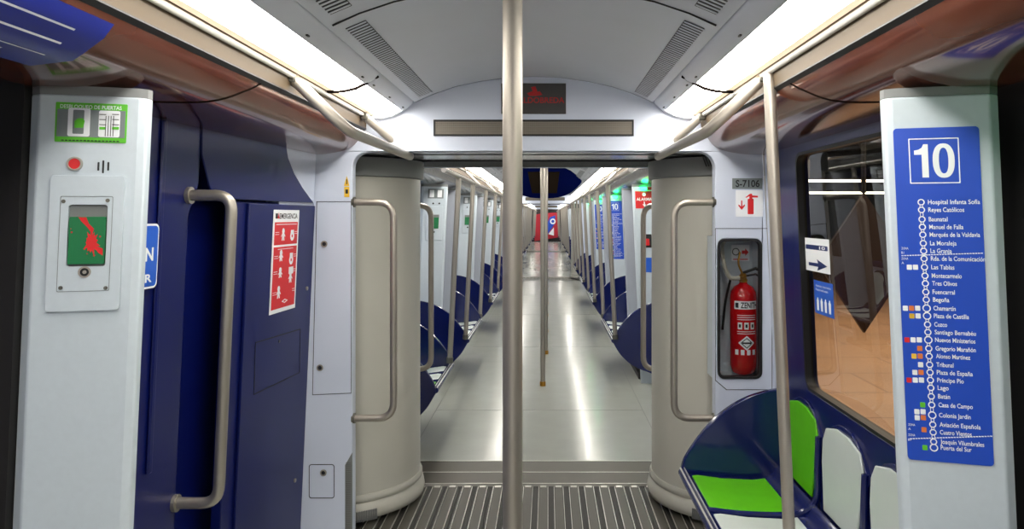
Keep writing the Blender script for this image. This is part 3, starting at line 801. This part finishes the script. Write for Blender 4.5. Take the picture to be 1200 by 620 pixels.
mb = MB(); mb.plate([pbox(fr,406,210,407,216,.0003,1)],fr,.0015,.002); mb.plate([pbox(fr,405,222,408,227,.001,1)],fr,.0015,.002); mb.build('mark', BLKP, e)

# ------------------------------------------------------------------ right corner: labels and extinguisher case
e = empty('carriage_number_label', fr.p(*fr.hit(875,215)), 'small grey plate reading S-7106 above the extinguisher sign', 'label')
mb = MB(); mb.plate([pbox(fr,858,209,893,221.5,.001,1)],fr,.0005,.0015); mb.build('plate', GREYL, e)
a=fr.hit(862,219); b=fr.hit(890,219); mb = MB(); put_text(mb,'S-7106',fr,a[0],a[1],b[0],.031,.0018,bold=.02); mb.build('lettering', BLKP, e)
e = empty('extinguisher_sign', fr.p(*fr.hit(877,239)), 'square white sign with red extinguisher and down arrow', 'sign')
mb = MB(); mb.plate([pbox(fr,862,223,894,254,.003)],fr,.0005,.002); mb.build('plate', PRW, e)
mb = MB()
mb.plate([pbox(fr,876,233,883,251,.003)],fr,.002,.0026); mb.plate([fr.loop([(879,227),(881,227),(881.5,229),(888,229.5),(888,231.5),(881.5,231.5),(881.5,233.5),(878,233.5),(878,230),(874,232),(873.5,231),(877.5,228)])],fr,.002,.0026)
mb.plate([fr.loop([(868.3,235),(869.7,235),(869.7,242),(872.5,239.5),(873,241),(869,246),(865,241),(865.5,239.5),(868.3,242)])],fr,.002,.0026)
mb.build('red_print', RED, e)
# case door outline with chamfer
e = empty('extinguisher_case', fr.p(*fr.hit(867,360)), 'recessed glass-fronted case with black frame in right end wall', 'case')
mb = MB(); ol = fr.loop([(838,267.5),(905,267.5),(905,457),(851,457),(838,446)])
mb.plate(outline(ol,.0025),fr,.0003,.0013); mb.build('door_gap', DARK, e)
cb = bbox(fr,841,280,893,444)
mb = MB(); mb.plate([case, rr(cb[0]+.011,cb[1]+.011,cb[2]-.011,cb[3]-.011,.024)], fr, -.03,.006); mb.build('frame', BLACK, e, bevel=.002)
mb = MB(); y0=3.405; y1=3.562
mb.span((cb[0]-.01,y1,cb[1]-.01),(cb[2]+.01,y1+.01,cb[3]+.01))
for x in (cb[0]-.01,cb[2]): mb.span((x,3.46,cb[1]-.01),(x+.01,y1,cb[3]+.01))
for z in (cb[1]-.01,cb[3]): mb.span((cb[0],3.46,z),(cb[2],y1,z+.01))
mb.build('lining', PILL, e)
mb = MB(); mb.plate([rr(cb[0]+.01,cb[1]+.01,cb[2]-.01,cb[3]-.01,.024)], fr, -.012,-.008); mb.build('cover', CLEAR, e)
# extinguisher
yc = 3.485; xc = CAM.x+(871-VX)/F*yc
def zz(py, D=3.43): return 1.5+(VY-py)/F*D
e = empty('fire_extinguisher', (xc,yc,zz(440)), 'red fire extinguisher with white lettering inside the glass case', 'fire extinguisher')
zb, zt = zz(441), zz(334)
R = .062
mb = MB(); mb.lathe([(R*.55,zb),(R*.85,zb+.012),(R,zb+.045),(R,zt-.065),(R*.93,zt-.035),(R*.7,zt-.012),(R*.35,zt),(.016,zt+.01)],(xc,yc,0),40); cyl = mb.build('cylinder', REDE, e, smooth=50)
mb = MB(); mb.lathe([(.018,zt+.008),(.02,zt+.02),(.014,zt+.03),(.02,zt+.036),(.012,zt+.05)],(xc,yc,0),20); mb.tube([(xc,yc-.01,zt+.03),(xc-.03,yc-.04,zt+.03)],.008,10); vl = mb.build('valve', BRASS, e)
mb = MB(); mb.tube([(xc-.005,yc,zt+.05),(xc+.05,yc-.03,zt+.075),(xc+.075,yc-.04,zt+.06)],.007,8); mb.tube([(xc-.005,yc,zt+.035),(xc+.05,yc-.03,zt+.048),(xc+.07,yc-.04,zt+.035)],.005,8); mb.build('lever', BLACK, vl)
hp = bez([(xc-.03,yc-.04,zt+.03),(xc-.075,yc-.05,zt+.035),(xc-.098,yc-.04,zt+.09),(xc-.10,yc,zt+.17),(xc-.085,yc+.02,zt+.2)],8)
mb = MB(); mb.tube(hp,.010,10); mb.build('hose', HOSE, e)
mb = MB(); mb.tube(bez([(xc-.055,yc+.02,zt+.02),(xc-.075,yc+.03,zt-.08),(xc-.088,yc+.03,zt-.19),(xc-.09,yc+.03,zt-.22)],6),.006,8); mb.build('strap', BLACK, e)
mb = MB(); mb.tube(bez([(xc-.01,yc-.02,zt+.05),(xc-.03,yc-.03,zt+.1),(xc-.02,yc-.02,zt+.15)],6),.005,8); mb.build('safety_pin', BRASS, vl)
# cylinder labels wrapped: text verts projected on cylinder
def wrap(mbb, body, z, a0, a1, h, r=R+.0006, bold=.02):
    vs, fs = textmesh(body, bold); xs=[v[0] for v in vs]; A,B=min(xs),max(xs)
    mbb.add([(xc+r*math.sin(a0+(x-A)/(B-A)*(a1-a0)), yc-r*math.cos(a0+(x-A)/(B-A)*(a1-a0)), z+y_*h/.7) for x,y_ in vs], fs)
def wband(mbb, z0, z1, a0, a1, r=R+.0003, n=10):
    vs=[];fs=[]
    for k in range(n+1):
        a=a0+(a1-a0)*k/n; vs+= [(xc+r*math.sin(a),yc-r*math.cos(a),z0),(xc+r*math.sin(a),yc-r*math.cos(a),z1)]
    for k in range(n): fs.append((2*k,2*k+2,2*k+3,2*k+1))
    mbb.add(vs,fs)
mb = MB(); wband(mb, zz(362.5), zz(353), -.95,.95)
for z in (370,372.5,375,389,391.5): wband(mb, zz(z), zz(z-.7), -.7,.75)
for a in (-.5,-.02,.46): wband(mb, zz(386), zz(378), a-.16,a+.16,n=3)
for a in (-.75,-.3,.15,.6): wband(mb, zz(416), zz(410), a-.13,a+.13,n=3)
cz = zz(402); n=12
nn = 16
for k in range(nn):
    a0_ = -.62+1.24*k/nn; a1_ = -.62+1.24*(k+1)/nn; r_ = R+.0006
    h0 = .034*(1-abs(a0_)/.62); h1 = .034*(1-abs(a1_)/.62)
    mb.add([(xc+r_*math.sin(a),yc-r_*math.cos(a),z) for a,z in ((a0_,cz-h0),(a1_,cz-h1),(a1_,cz+h1),(a0_,cz+h0))],[(0,1,2,3)])
mb.build('label', PRW, cyl, recalc=False)
mb = MB(); wrap(mb,'ZENITH',zz(361),-.45,.9,.026,R+.001,.03); wband(mb, zz(361),zz(355),-.85,-.6,R+.001,3); 
for k in range(12):
    a0_ = -.46+.92*k/12; a1_ = -.46+.92*(k+1)/12; r_ = R+.0012
    for sg in (-1,1):
        h0 = .025*(1-abs(a0_)/.46); h1 = .025*(1-abs(a1_)/.46)
        mb.add([(xc+r_*math.sin(a),yc-r_*math.cos(a),z) for a,z in ((a0_,cz+sg*h0),(a1_,cz+sg*h1),(a1_,cz+sg*max(0,h1-.005)),(a0_,cz+sg*max(0,h0-.005)))],[(0,1,2,3)])
wband(mb, cz-.004,cz+.004,-.34,.34,R+.0012)

for a in (-.5,-.02,.46): wband(mb, zz(384), zz(380), a-.08,a+.08,R+.001,2)
mb.build('black_print', BLKP, cyl, recalc=False)
# instruction card in the case
F2 = front(3.555)
e = empty('hose_instruction_card', F2.p(*F2.hit(870,297)), 'white card with red arrow above the extinguisher, inside case', 'card')
mb = MB(); mb.plate([pbox(F2,857,287,878,306,.003)],F2,.002,.004); mb.build('sheet', PRW, e)
mb = MB(); mb.plate([F2.loop([(869,293.5),(873,293.5),(873,291),(877,295.5),(873,300),(873,297.5),(869,297.5)])],F2,.004,.005)
a=F2.hit(859,304.5); b=F2.hit(876,304.5); mb.plate([[(a[0],a[1]),(b[0],a[1]),(b[0],a[1]+.005),(a[0],a[1]+.005)]],F2,.004,.005); mb.build('red_print', RED, e)
mb = MB(); mb.plate([circ(*F2.hit(862,295),.018,14),circ(*F2.hit(862,295),.014,14)],F2,.004,.005); mb.build('ring_print', BLKP, e)

# ------------------------------------------------------------------ portal displays
def displays(y, lab):
    fr = front(y)
    e = empty('led_display', (0,y-.01,1.9), 'long unlit dot-matrix display over the %s' % lab, 'display', 'portal displays')
    mb = MB(); mb.plate([[(-.458,1.867),(.458,1.867),(.458,1.942),(-.458,1.942)],[(-.45,1.875),(.45,1.875),(.45,1.934),(-.45,1.934)]],fr,.0005,.006); mb.build('frame', BLACK, e)
    mb = MB(); mb.plate([[(-.45,1.875),(.45,1.875),(.45,1.934),(-.45,1.934)]],fr,.0005,.003); mb.build('matrix', LED, e)
    e = empty('maker_panel', (0,y-.01,2.04), 'dark square panel with red ANSALDOBREDA lettering over the %s' % lab, 'sign', 'portal maker panels')
    mb = MB(); mb.plate([[(-.148,1.968),(.148,1.968),(.148,2.108),(-.148,2.108)]],fr,.0005,.008); mb.build('panel', LEDP, e, bevel=.002)
    mb = MB(); put_text(mb,'ANSALDOBREDA',fr,-.14,2.018,.14,.026,.0085,bold=.01)
    mb.plate([[(-.02,2.05),(.012,2.05),(.04,2.055),(.028,2.072),(.018,2.068),(.008,2.094),(-.012,2.090),(-.004,2.072),(-.03,2.062)]],fr,.008,.0088)
    mb.build('lettering', REDT, e)
displays(3.40, 'near gangway doorway'); displays(17.3, 'next, distant gangway doorway'); displays(31.0, 'farthest gangway doorway')

# ------------------------------------------------------------------ benches
def fin_loop(low=True):
    up = bez([(.632,.405,0),(.655,.47,0),(.72,.565,0),(.80,.65,0),(.90,.715,0),(1.0,.75,0),(1.085,.765,0)],5)
    if low: dn = bez([(1.10,.40,0),(1.05,.13,0),(.92,.145,0),(.80,.20,0),(.70,.29,0),(.632,.40,0)],5)
    else: dn = bez([(1.10,.40,0),(1.06,.30,0),(.95,.30,0),(.75,.32,0),(.64,.37,0)],5)
    return [(p[0],p[1]) for p in up]+[(p[0],p[1]) for p in dn]
def bench(s, y0, y1, py0, py1, cols, label, wingm=None):
    """y0: near fin, y1: far wing; seats span py0..py1"""
    e = empty('seat_bench', (s*.9, (y0+y1)/2, 0), label, 'bench', 'seat benches along the walls')
    def X(p): return (s*p[0], p[1])
    for y, low in ((y0,True),(y1,True)):
        fr = Frame((0,y,0),(1,0,0),(0,0,1))
        mb = MB(); mb.plate([[X(p) for p in fin_loop(low)]], fr, -.015,.015); mb.build('end_panel', SEATB, e, bevel=.009, seg=3)
    # aluminium front edge + navy front rail
    mb = MB(); mb.tube([(s*.640,y0+.016,.405),(s*.640,y1-.016,.405)], .018, 12); mb.build('front_rail', SEATB, e)
    mb = MB(); mb.span((s*.628,y0+.016,.422),(s*.634,y1-.016,.427)); mb.span((s*.646,y0+.016,.423),(s*.650,y1-.016,.427)); mb.build('edge_trim', ALU, e)
    # shell: pan and back
    L = (py1-py0)/len(cols); n = len(cols)
    mb = MB(); mb.sheet([(s*.645,.405),(s*.68,.400),(s*.80,.385),(s*.95,.378),(s*1.02,.392),(s*1.055,.43)], py0, y1-.016, dirn=(0,0,-.03)); mb.build('pan', SEATB, e, smooth=50)
    BF = Frame((s*1.075,0,0),(0,-s,0),(-s*.0+ s*.03,0,1)) if False else None
    # back frame: u along y
    U = (0,1,0) if s<0 else (0,-1,0)
    BFm = Frame((s*1.06,0,0),U,(s*.035,0,1))
    k = 1 if s<0 else -1
    lob = []
    for i in range(n):
        a = py0+i*L; c = a+L/2
        lob += [(a,.64),(a+.045*L/.41,.70),(a+.10*L/.41,.748),(c-.05,.768),(c,.771),(c+.05,.768),(a+L-.10*L/.41,.748),(a+L-.045*L/.41,.70)]
    lob.append((py1,.64))
    loop = [(k*py0,.40)]+[(k*u,v) for u,v in lob]+[(k*py1,.40)]
    mb = MB(); mb.plate([loop], BFm, -.028,.0); mb.build('back_shell', SEATB, e, bevel=.01, seg=3)
    mb = MB(); mb.plate([[(k*py0,.40),(k*py1,.40),(k*py1,.72),(k*py0,.72)]], BFm, -.04,-.028); mb.build('back_rail', SEATB, e)
    for i in range(n):
        a = py0+i*L; m = cols[i]; g = .028*L/.41
        # seat insert
        yy0, yy1 = a+g, a+L-g
        mb = MB(); mb.sheet([(s*.675,.404),(s*.70,.406),(s*.80,.3925),(s*.93,.386),(s*.985,.392)], yy0, yy1, dirn=(0,0,-.008)); mb.build('seat', m, e, bevel=.003, smooth=50)
        c = a+L/2; w = L/2
        pts = [(c-w*.70,.43),(c-w*.86,.60),(c-w*.86,.68),(c-w*.72,.728),(c-w*.28,.75),(c+w*.28,.75),(c+w*.72,.728),(c+w*.86,.68),(c+w*.86,.60),(c+w*.70,.43)]
        mb = MB(); mb.plate([[(k*u,v) for u,v in pts]], BFm, .0,.008); mb.build('backrest', m, e, bevel=.004)
        # raised navy ribs between
        if i:
            mb = MB(); mb.tube(bez([(s*.655,a,.408),(s*.78,a,.393),(s*.95,a,.388),(s*1.025,a,.404),(s*1.064,a,.45),(s*1.068,a,.56),(s*1.072,a,.68)],4), .012, 8); mb.build('rib', SEATB, e)
    mb = MB()
    for yy in (py0+.25, py1-.25): mb.span((s*.92,yy-.03,0),(s*1.0,yy+.03,.37))
    mb.span((s*.90,py0,.0),(s*1.08,py1,.05)); mb.build('support', DARK, e, bevel=.004)
    return e
W_, G_ = SEATW, GREEN
bench(1, 1.53, 3.19, 1.95, 3.17, [W_,W_,G_], 'near right bench with green end seat and grey-white seats under the window')
bench(-1, 4.65, 5.46, 4.68, 5.44, [G_,W_,W_], 'first bench beyond the gangway on the left, green seat nearest')
BL = {}
POLES = None
for s in (-1,1):
    ys = [6.5+2.8*k for k in range(4)]
    for ci,(a,b) in enumerate(CARS[1:]):
        st = [6.5+2.8*k for k in range(4)] if ci==0 else [a+1.9+2.8*k for k in range(4)]
        for k, y in enumerate(st):
            if y+1.3 > b-.3: continue
            where = '' if ci==0 else ', %s carriage beyond' % ORD[ci]
            lab = '%s blue-ended bench past a door on the %s%s' % (ORD[k], SN[s], where)
            if s not in BL:
                BL[s] = (bench(s, y, y+1.3, y+.33, y+1.28, [W_,W_,W_], lab), y)
            else:
                c = dup(BL[s][0], dy=y-BL[s][1]); c['label'] = lab
            # pillars
            for nm_, dy, aw in (('P',.17,False),('Q',1.14,True)):
                key = (nm_, s)
                if key not in BL:
                    BL[key] = (pillar(s, y+dy, '', aw), y+dy)
                    c = BL[key][0]
                else: c = dup(BL[key][0], dy=y+dy-BL[key][1])
                c['label'] = ('%s white door pillar facing us on the %s%s' if not aw else '%s grey-white pillar facing away, far end of bench on the %s%s') % (ORD[k], SN[s], where or ', next carriage')
            # poles
            for nm_, yy in (('near',y-.037),('far',y+1.337)):
                key = ('pole', s)
                lab = 'slanted pole at the %s end of the %s bench on the %s%s' % (nm_, ORD[k], SN[s], where or ', next carriage')
                if key not in BL:
                    BL[key] = (pole([(s*.585,yy,1.79),(s*.652,yy,.43)], .0195, lab, 'bench end poles', foot=True), yy); 
                else:
                    c = dup(BL[key][0], dy=yy-BL[key][1]); c['label'] = lab
    # low rails
    for ci,(a,b) in enumerate(CARS[1:]):
        mb = MB(); mb.tube([(s*.585,a+.1,1.79),(s*.585,b-.1,1.79)], .017, 12)
        for k in range(6):
            y = a+.4+k*(b-a-.8)/5; mb.tube([(s*.585,y,1.79),(s*.74,y,1.94)], .012, 8)
        tag(mb.build('handrail', STEELW), 'long overhead handrail on the %s of the %s carriage beyond the gangway' % (SN[s], ORD[ci]), 'handrail', 'overhead handrails')
c = pole([(-.585,5.42,1.79),(-.652,5.42,.43)], .0195, 'slanted pole at the first short left bench beyond the gangway', 'bench end poles')

# far side walls, doors
dn = 1
for ci,(a,b) in enumerate(CARS[1:]):
    for s in (-1,1):
        fr = WL if s<0 else WR; k = 1 if s<0 else -1
        us = sorted((k*a,k*b))
        mb = MB(); mb.plate([[(us[0],0),(us[1],0),(us[1],1.8),(us[0],1.8)]], fr, -.05,-.02); struct(mb.build('wall_'+SN[s], WHITE if ci<3 else WHITE))
        st = [6.5+2.8*j for j in range(4)] if ci==0 else [a+1.9+2.8*j for j in range(4)]
        for j, y in enumerate(st):
            if y+1.3 > b-.3: continue
            # door before this bench
            us = sorted((k*(y-1.35), k*(y+.0)))
            us = [us[0]+.03, us[1]-.03]; um = (us[0]+us[1])/2
            mb = MB()
            for q0,q1 in ((us[0],um-.004),(um+.004,us[1])):
                hl = rr(q0+.10,.85,q1-.10,1.6,.05); mb.plate([[(q0,.03),(q1,.03),(q1,1.79),(q0,1.79)], hl], fr, -.02,.0)
            d = struct(mb.build('door_%d' % dn, DOORG, bevel=.004)); dn += 1
            mb = MB()
            for q0,q1 in ((us[0],um-.004),(um+.004,us[1])): mb.plate([rr(q0+.10,.85,q1-.10,1.6,.05)], fr, -.018,-.008)
            mb.build('door_glass', DUSK if 'DUSK' in globals() else COVEG, d)
            # window above bench
            us = sorted((k*(y+.33), k*(y+1.0)))
            mb = MB(); hl = rr(us[0]+.04,.86,us[1]-.04,1.7,.05)
            mb.plate([[(us[0],.8),(us[1],.8),(us[1],1.78),(us[0],1.78)], hl], fr, -.02,.0)
            wn = struct(mb.build('window_%d' % (dn+1), NAVY)); 
            mb = MB(); mb.plate([hl], fr, -.018,-.008); mb.build('pane', DTUN, wn)

# service cupboard on far right before first door, plus green handles on far left pillars, maps/alarms on right
def far_release(y, label):
    fr = frames(-1, y)
    e = empty('door_release_box', fr.p(.1,1.45,.002), label, 'release handle', 'far door release handles')
    def R4(u0,v0,u1,v1): return [(u0,v0),(u1,v0),(u1,v1),(u0,v1)]
    mb = MB(); mb.plate([R4(.03,1.285,.175,1.59)], fr, .0003,.008); mb.build('mounting_plate', PILL, e, bevel=.003)
    mb = MB(); mb.plate([R4(.058,1.485,.142,1.515)], fr, .008,.010); mb.build('recess', DRUMD, e)
    mb = MB(); mb.plate([R4(.06,1.39,.14,1.49)], fr, .008,.016); mb.build('release_handle', GRN, e, bevel=.002)
    mb = MB(); mb.plate([circ(.10,1.36,.010,10)], fr, .008,.011); mb.build('key_lock', BLKP, e)
    e = empty('door_release_label', fr.p(.1,1.70,.002), label.replace('green release handle plate','small green pictogram sticker'), 'sticker', 'far release stickers')
    mb = MB(); mb.plate([R4(.035,1.66,.175,1.745)], fr, .0003,.002); mb.build('backing', GREYL, e)
    mb = MB(); mb.plate([R4(.05,1.67,.09,1.735)], fr, .002,.003); mb.plate([R4(.12,1.67,.16,1.735)], fr, .002,.003); mb.build('icons', PRW, e)
    for u_, w_ in ((.085,'left'),(.14,'right')):
        mb = MB(); mb.plate([circ(u_,1.615,.008,10)], fr, .0003,.004)
        tag(mb.build('button', BLKP), '%s small dark dot on the %s' % (w_, label.split(' on the ')[1]), 'button', 'far pillar buttons')
for k in range(4):
    far_release(6.67+2.8*k, 'green release handle plate on the %s left pillar of next carriage' % ORD[k])
# right pillars: alarm, then maps
def alarm_sign(y, label):
    fr = frames(1, y)
    e = empty('alarm_sign', fr.p(.1,1.6,.002), label, 'sign')
    mb = MB(); mb.plate([rr(.01,1.57,.17,1.725,.004)], fr, .0003,.002); mb.plate([[(.12,1.735),(.185,1.735),(.185,1.762),(.12,1.762)]], fr, .0003,.002); mb.build('red_sheet', RED, e)
    mb = MB(); put_text(mb,'ALARMA',fr,.02,1.64,.16,.026,.0025,bold=.02)
    mb.plate([[(.085,1.63),(.095,1.63),(.095,1.605),(.108,1.61),(.09,1.582),(.072,1.61),(.085,1.605)]], fr,.002,.003)
    mb.plate([circ(.09,1.695,.016,12)], fr,.002,.003); mb.build('white_print', PRW, e)
    e = empty('alarm_pull', fr.p(.1,1.25,.002), 'dark alarm handle recess with notices below the ALARMA sign', 'alarm handle')
    mb = MB(); mb.plate([rr(.06,1.22,.14,1.34,.006)], fr,.0003,.006); mb.build('recess', DARK, e)
    mb = MB(); mb.plate([rr(.08,1.24,.12,1.30,.004)], fr,.006,.016); mb.build('pull_tab', RED, e)
    mb = MB(); mb.plate([rr(.06,1.00,.15,1.13,.004)], fr,.0003,.003); 
    tag(mb.build('blue_notice', BLUE2), 'small blue notice low on the ALARMA pillar', 'notice')
alarm_sign(6.67, 'red ALARMA sign with arrow on first right pillar beyond the gangway')
def glamp(s, y, label):
    mb = MB(); fr = frames(s, y); mb.plate([rr(.055,1.738,.115,1.760,.009)], fr, .0003,.03)
    tag(mb.build('green_indicator_lamp', GLAMP, bevel=.006), label, 'indicator lamp', 'green door lamps')
for k in range(4):
    glamp(1, 6.67+2.8*k, 'glowing green lamp atop the %s right pillar of next carriage' % ORD[k])
mb = MB(); mb.span((1.10,1.15,1.70),(1.125,1.30,1.735)); tag(mb.build('green_indicator_lamp', GLAMN, bevel=.006), 'green lamp over the near right door, its glow on the near cove', 'indicator lamp')
for k in (1,2):
    y = 6.67+2.8*k
    for c in [dup(RM, dy=y-YP)]:
        c['label'] = 'distant blue line 10 map on the %s right pillar of next carriage' % ORD[k]
# far right corner wall panel next to second drum (white service wall)
e = empty('fire_extinguisher', (1.02,12.4,.9), 'distant red extinguisher on the fourth right pillar of next carriage', 'fire extinguisher')
fr = frames(1, 15.07)
e.location = fr.p(.09,.95,.05)
mb = MB(); c = fr.p(.09,0,.055); mb.lathe([(.03,.96),(.045,.99),(.045,1.30),(.03,1.34),(.012,1.36)],(c.x,c.y,0),16); mb.build('cylinder', REDE, e)
mb = MB(); mb.tube([(c.x,c.y,1.35),(c.x,c.y,1.42),(c.x-.03,c.y,1.43)],.01,8); mb.build('valve', BLACK, e)

# blue sloping canopy on far ceiling
pts = []
for k in range(25):
    a = PI*k/24; pts.append((math.copysign(abs(math.cos(a))**.75,math.cos(a))*.585, abs(math.sin(a))**.8*4.2))
CANOPY = mat('canopy_navy', (12,24,90), .9, spec=0)
CANB = mat('canopy_inset_brown', (52,42,34), .9, spec=0)
fr = Frame((0,9.35,2.125),(1,0,0),(0,1,-.068))
mb = MB(); mb.plate([[(u,v) for u,v in pts]], fr, -.012,.012)
e = empty('ceiling_canopy', (0,11.5,2.0), 'dark blue rounded panel hanging under the far ceiling', 'ceiling panel')
mb.build('panel', CANOPY, e)
mb = MB()
for x0,x1 in ((-.20,-.02),(.07,.22)): mb.plate([[(x0,.4),(x1,.4),(x1,3.2),(x0,3.2)]], fr, .012 if False else -.018,-.012)
mb.build('brown_inset', CANB, e)

# far end wall with red poster
mb = MB(); mb.span((-1.2,44,0),(1.2,44.05,2.2)); struct(mb.build('wall_end', DTUN))
fr = front(43.98)
e = empty('end_poster', (0,43.98,.9), 'red panel with blue band and white letters at the far end', 'poster')
mb = MB(); mb.plate([[(-.72,.03),(.66,.25),(.66,1.72),(-.2,1.68),(-.72,1.60)]], fr, .0,.02); mb.build('red_sheet', PINK, e)
mb = MB(); mb.plate([[(-.4,.2),(-.1,.2),(.5,1.1),(.5,1.55),(.2,1.45)]], fr, .02,.03); mb.build('blue_band', BLUE, e)
mb = MB(); mb.plate([circ(.36,1.2,.17,18),circ(.36,1.2,.09,18)], fr,.03,.04); mb.plate([[(.1,.45),(.42,.35),(.42,.85)]],fr,.03,.04); mb.plate([circ(-.15,.45,.12,12),circ(-.15,.45,.06,12)], fr,.03,.04); mb.build('white_print', PRW, e)

# ------------------------------------------------------------------ blue advert on the left cove
def cove_pt(x, y): 
    P = [(.772,1.905),(.795,1.86),(.845,1.81),(.95,1.786),(1.055,1.782)]
    for (a,za),(b,zb_) in zip(P,P[1:]):
        if x <= b: return Vector((-x, y, za+(zb_-za)*(x-a)/(b-a)-.011))
    return Vector((-x,y,1.79))
mb = MB(); vs=[]; fs=[]; nx=8
for i in range(nx+1):
    for j,y in enumerate((.75,1.45)):
        x = .782+.13*i/nx; vs.append(cove_pt(x,y+(-.05*i/nx if j else 0)))
for i in range(nx): fs.append((2*i,2*i+1,2*i+3,2*i+2))
mb.add(vs,fs); e = empty('cove_advert', (-.95,1.1,1.81), 'dark blue strip advert with white lines on the upper left cove', 'advert')
mb.build("sheet", mat("advert_blue", (22,36,130), .35), e, recalc=False)
mb = MB()
for x in (.80,.825,.855):
    p=[cove_pt(x+d,y)-Vector((0,0,.001)) for d,y in ((0,.8),(.003,.8),(.003,1.36),(0,1.36))]; mb.add(p,[(0,1,2,3)])
p=[cove_pt(x,y)-Vector((0,0,.001)) for x,y in ((.875,1.2),(.895,1.2),(.895,1.28),(.875,1.28))]; mb.add(p,[(0,1,2,3)])
mb.build('white_lines', PRW, e, recalc=False)

# ------------------------------------------------------------------ window stickers
e = empty('direction_sticker', WR.p(*WR.hit(952,299)), 'white line 10 direction sticker with arrow on the window', 'sticker')
def wb(x0,y0,x1,y1): b = bbox(WR,x0,y0,x1,y1); return b
b = wb(938,280,966,319)
mb = MB(); mb.plate([rr(*b,.002)], WR,-.0195,-.0185); mb.build('sheet', PRW, e)
mb = MB(); H=b[3]-b[1]; W=b[2]-b[0]
mb.plate([rr(b[0]+.06*W,b[1]+.66*H,b[2]-.06*W,b[1]+.8*H,.004)], WR,-.0185,-.018)
mb.plate([[(b[0]+.15*W,b[1]+.16*H),(b[0]+.55*W,b[1]+.16*H),(b[0]+.5*W,b[1]+.04*H),(b[0]+.9*W,b[1]+.21*H),(b[0]+.5*W,b[1]+.38*H),(b[0]+.55*W,b[1]+.26*H),(b[0]+.15*W,b[1]+.26*H)]], WR,-.0185,-.018)
mb.build('blue_print', mat('deep_blue_print',(20,40,100),.5), e)
mb = MB(); put_text(mb,'10',WR,b[0]+.62*W,b[1]+.685*H,b[0]+.85*W,.09*H,-.0177,bold=.02); mb.build('number', PRW, e)
e = empty('reserved_seat_sticker', WR.p(*WR.hit(959,350)), 'blue sticker with four white figures on the window', 'sticker')
b = wb(949,331,970.5,370); H=b[3]-b[1]; W=b[2]-b[0]
mb = MB(); mb.plate([rr(*b,.003)], WR,-.0195,-.0185); mb.build('sheet', BLUE2, e)
for k in range(4):
    mb = MB(); u=b[0]+W*(.18+.21*k); mb.plate([[(u-.05*W,b[1]+.1*H),(u+.05*W,b[1]+.1*H),(u+.06*W,b[1]+.42*H),(u-.06*W,b[1]+.42*H)]],WR,-.0185,-.018); mb.plate([circ(u,b[1]+.45*H,.045*H,8)],WR,-.0185,-.018); mb.build('figure', PRW, e)
mb = MB()
put_text(mb,'Asientos reservados',WR,b[0]+.1*W,b[1]+.82*H,b[0]+.9*W,.07*H,-.018); put_text(mb,'Reserved seats',WR,b[0]+.1*W,b[1]+.7*H,b[0]+.75*W,.07*H,-.018)
mb.build('lettering', PRW, e)

# ------------------------------------------------------------------ platform outside the right window
mb = MB(); mb.span((1.5,-2,-.1),(14,40,-.02)); struct(mb.build('floor', TAN), 'tan platform floor')
mb = MB(); mb.span((14,-2,0),(14.2,40,3.4)); mb.span((1.5,40,0),(14,40.2,3.4)); struct(mb.build('wall_platform', DTUN))
mb = MB(); mb.span((1.5,-2,3.3),(14,40,3.4)); struct(mb.build('ceiling', DTUN))
e = empty('platform_sign', (2.55,5.75,1.12), 'dark brown diamond sign standing outside the window', 'sign')
fr = front(5.75)
dx = CAM.x+(1012-VX)/F*5.75
mb = MB(); mb.plate([[(dx,.60),(dx+.36,1.14),(dx,1.68),(dx-.36,1.14)]], fr, -.02,.02); mb.build('board', DIAM, e)
mb = MB(); mb.tube([(dx,5.75,1.68),(dx,5.75,3.3)],.02,8); mb.build('hanger', BLACK, e)
for i,(D,py) in enumerate(((12,212),(15,226))):
    z = 1.5+(VY-py)/F*D; x0 = CAM.x+(925-VX)/F*D; x1 = CAM.x+(1200-VX)/F*D
    mb = MB(); mb.tube([(x0,D,z),(x1,D,z)],.02,8)
    tag(mb.build('platform_lamp', TUBEL), ['upper','lower'][i]+' thin white light line seen through the window', 'lamp', 'platform lamps')
def area(loc, size, power, col=(1,.97,.92), rot=(0,0,0)):
    l = bpy.data.lights.new('platform_light','AREA'); l.shape='RECTANGLE'; l.size=size[0]; l.size_y=size[1]; l.energy=power; l.color=col
    o = bpy.data.objects.new('platform_light', l); COL.objects.link(o); o.location=loc; o.rotation_euler=rot
area((5.5,7,3.2),(7,9),330,(1,.93,.84))

# ------------------------------------------------------------------ world, camera
w = bpy.data.worlds.new('world'); sc.world = w; w.use_nodes = True
w.node_tree.nodes['Background'].inputs[0].default_value = (.5,.55,.6,1)
w.node_tree.nodes['Background'].inputs[1].default_value = .05
cd = bpy.data.cameras.new('camera'); cam = bpy.data.objects.new('camera', cd); COL.objects.link(cam)
cam.location = CAM; cam.rotation_euler = (PI/2,0,0)
cd.sensor_width = 36; cd.lens = F/1200*36; cd.shift_x = (600-VX)/1200; cd.shift_y = -(310-VY)/1200
cd.clip_start = .02; cd.clip_end = 200
sc.camera = cam
sc.view_settings.view_transform = 'Standard'; sc.view_settings.look = 'None'; sc.view_settings.gamma = 1
sc.view_settings.use_curve_mapping = False
sc.view_settings.exposure = 1.15
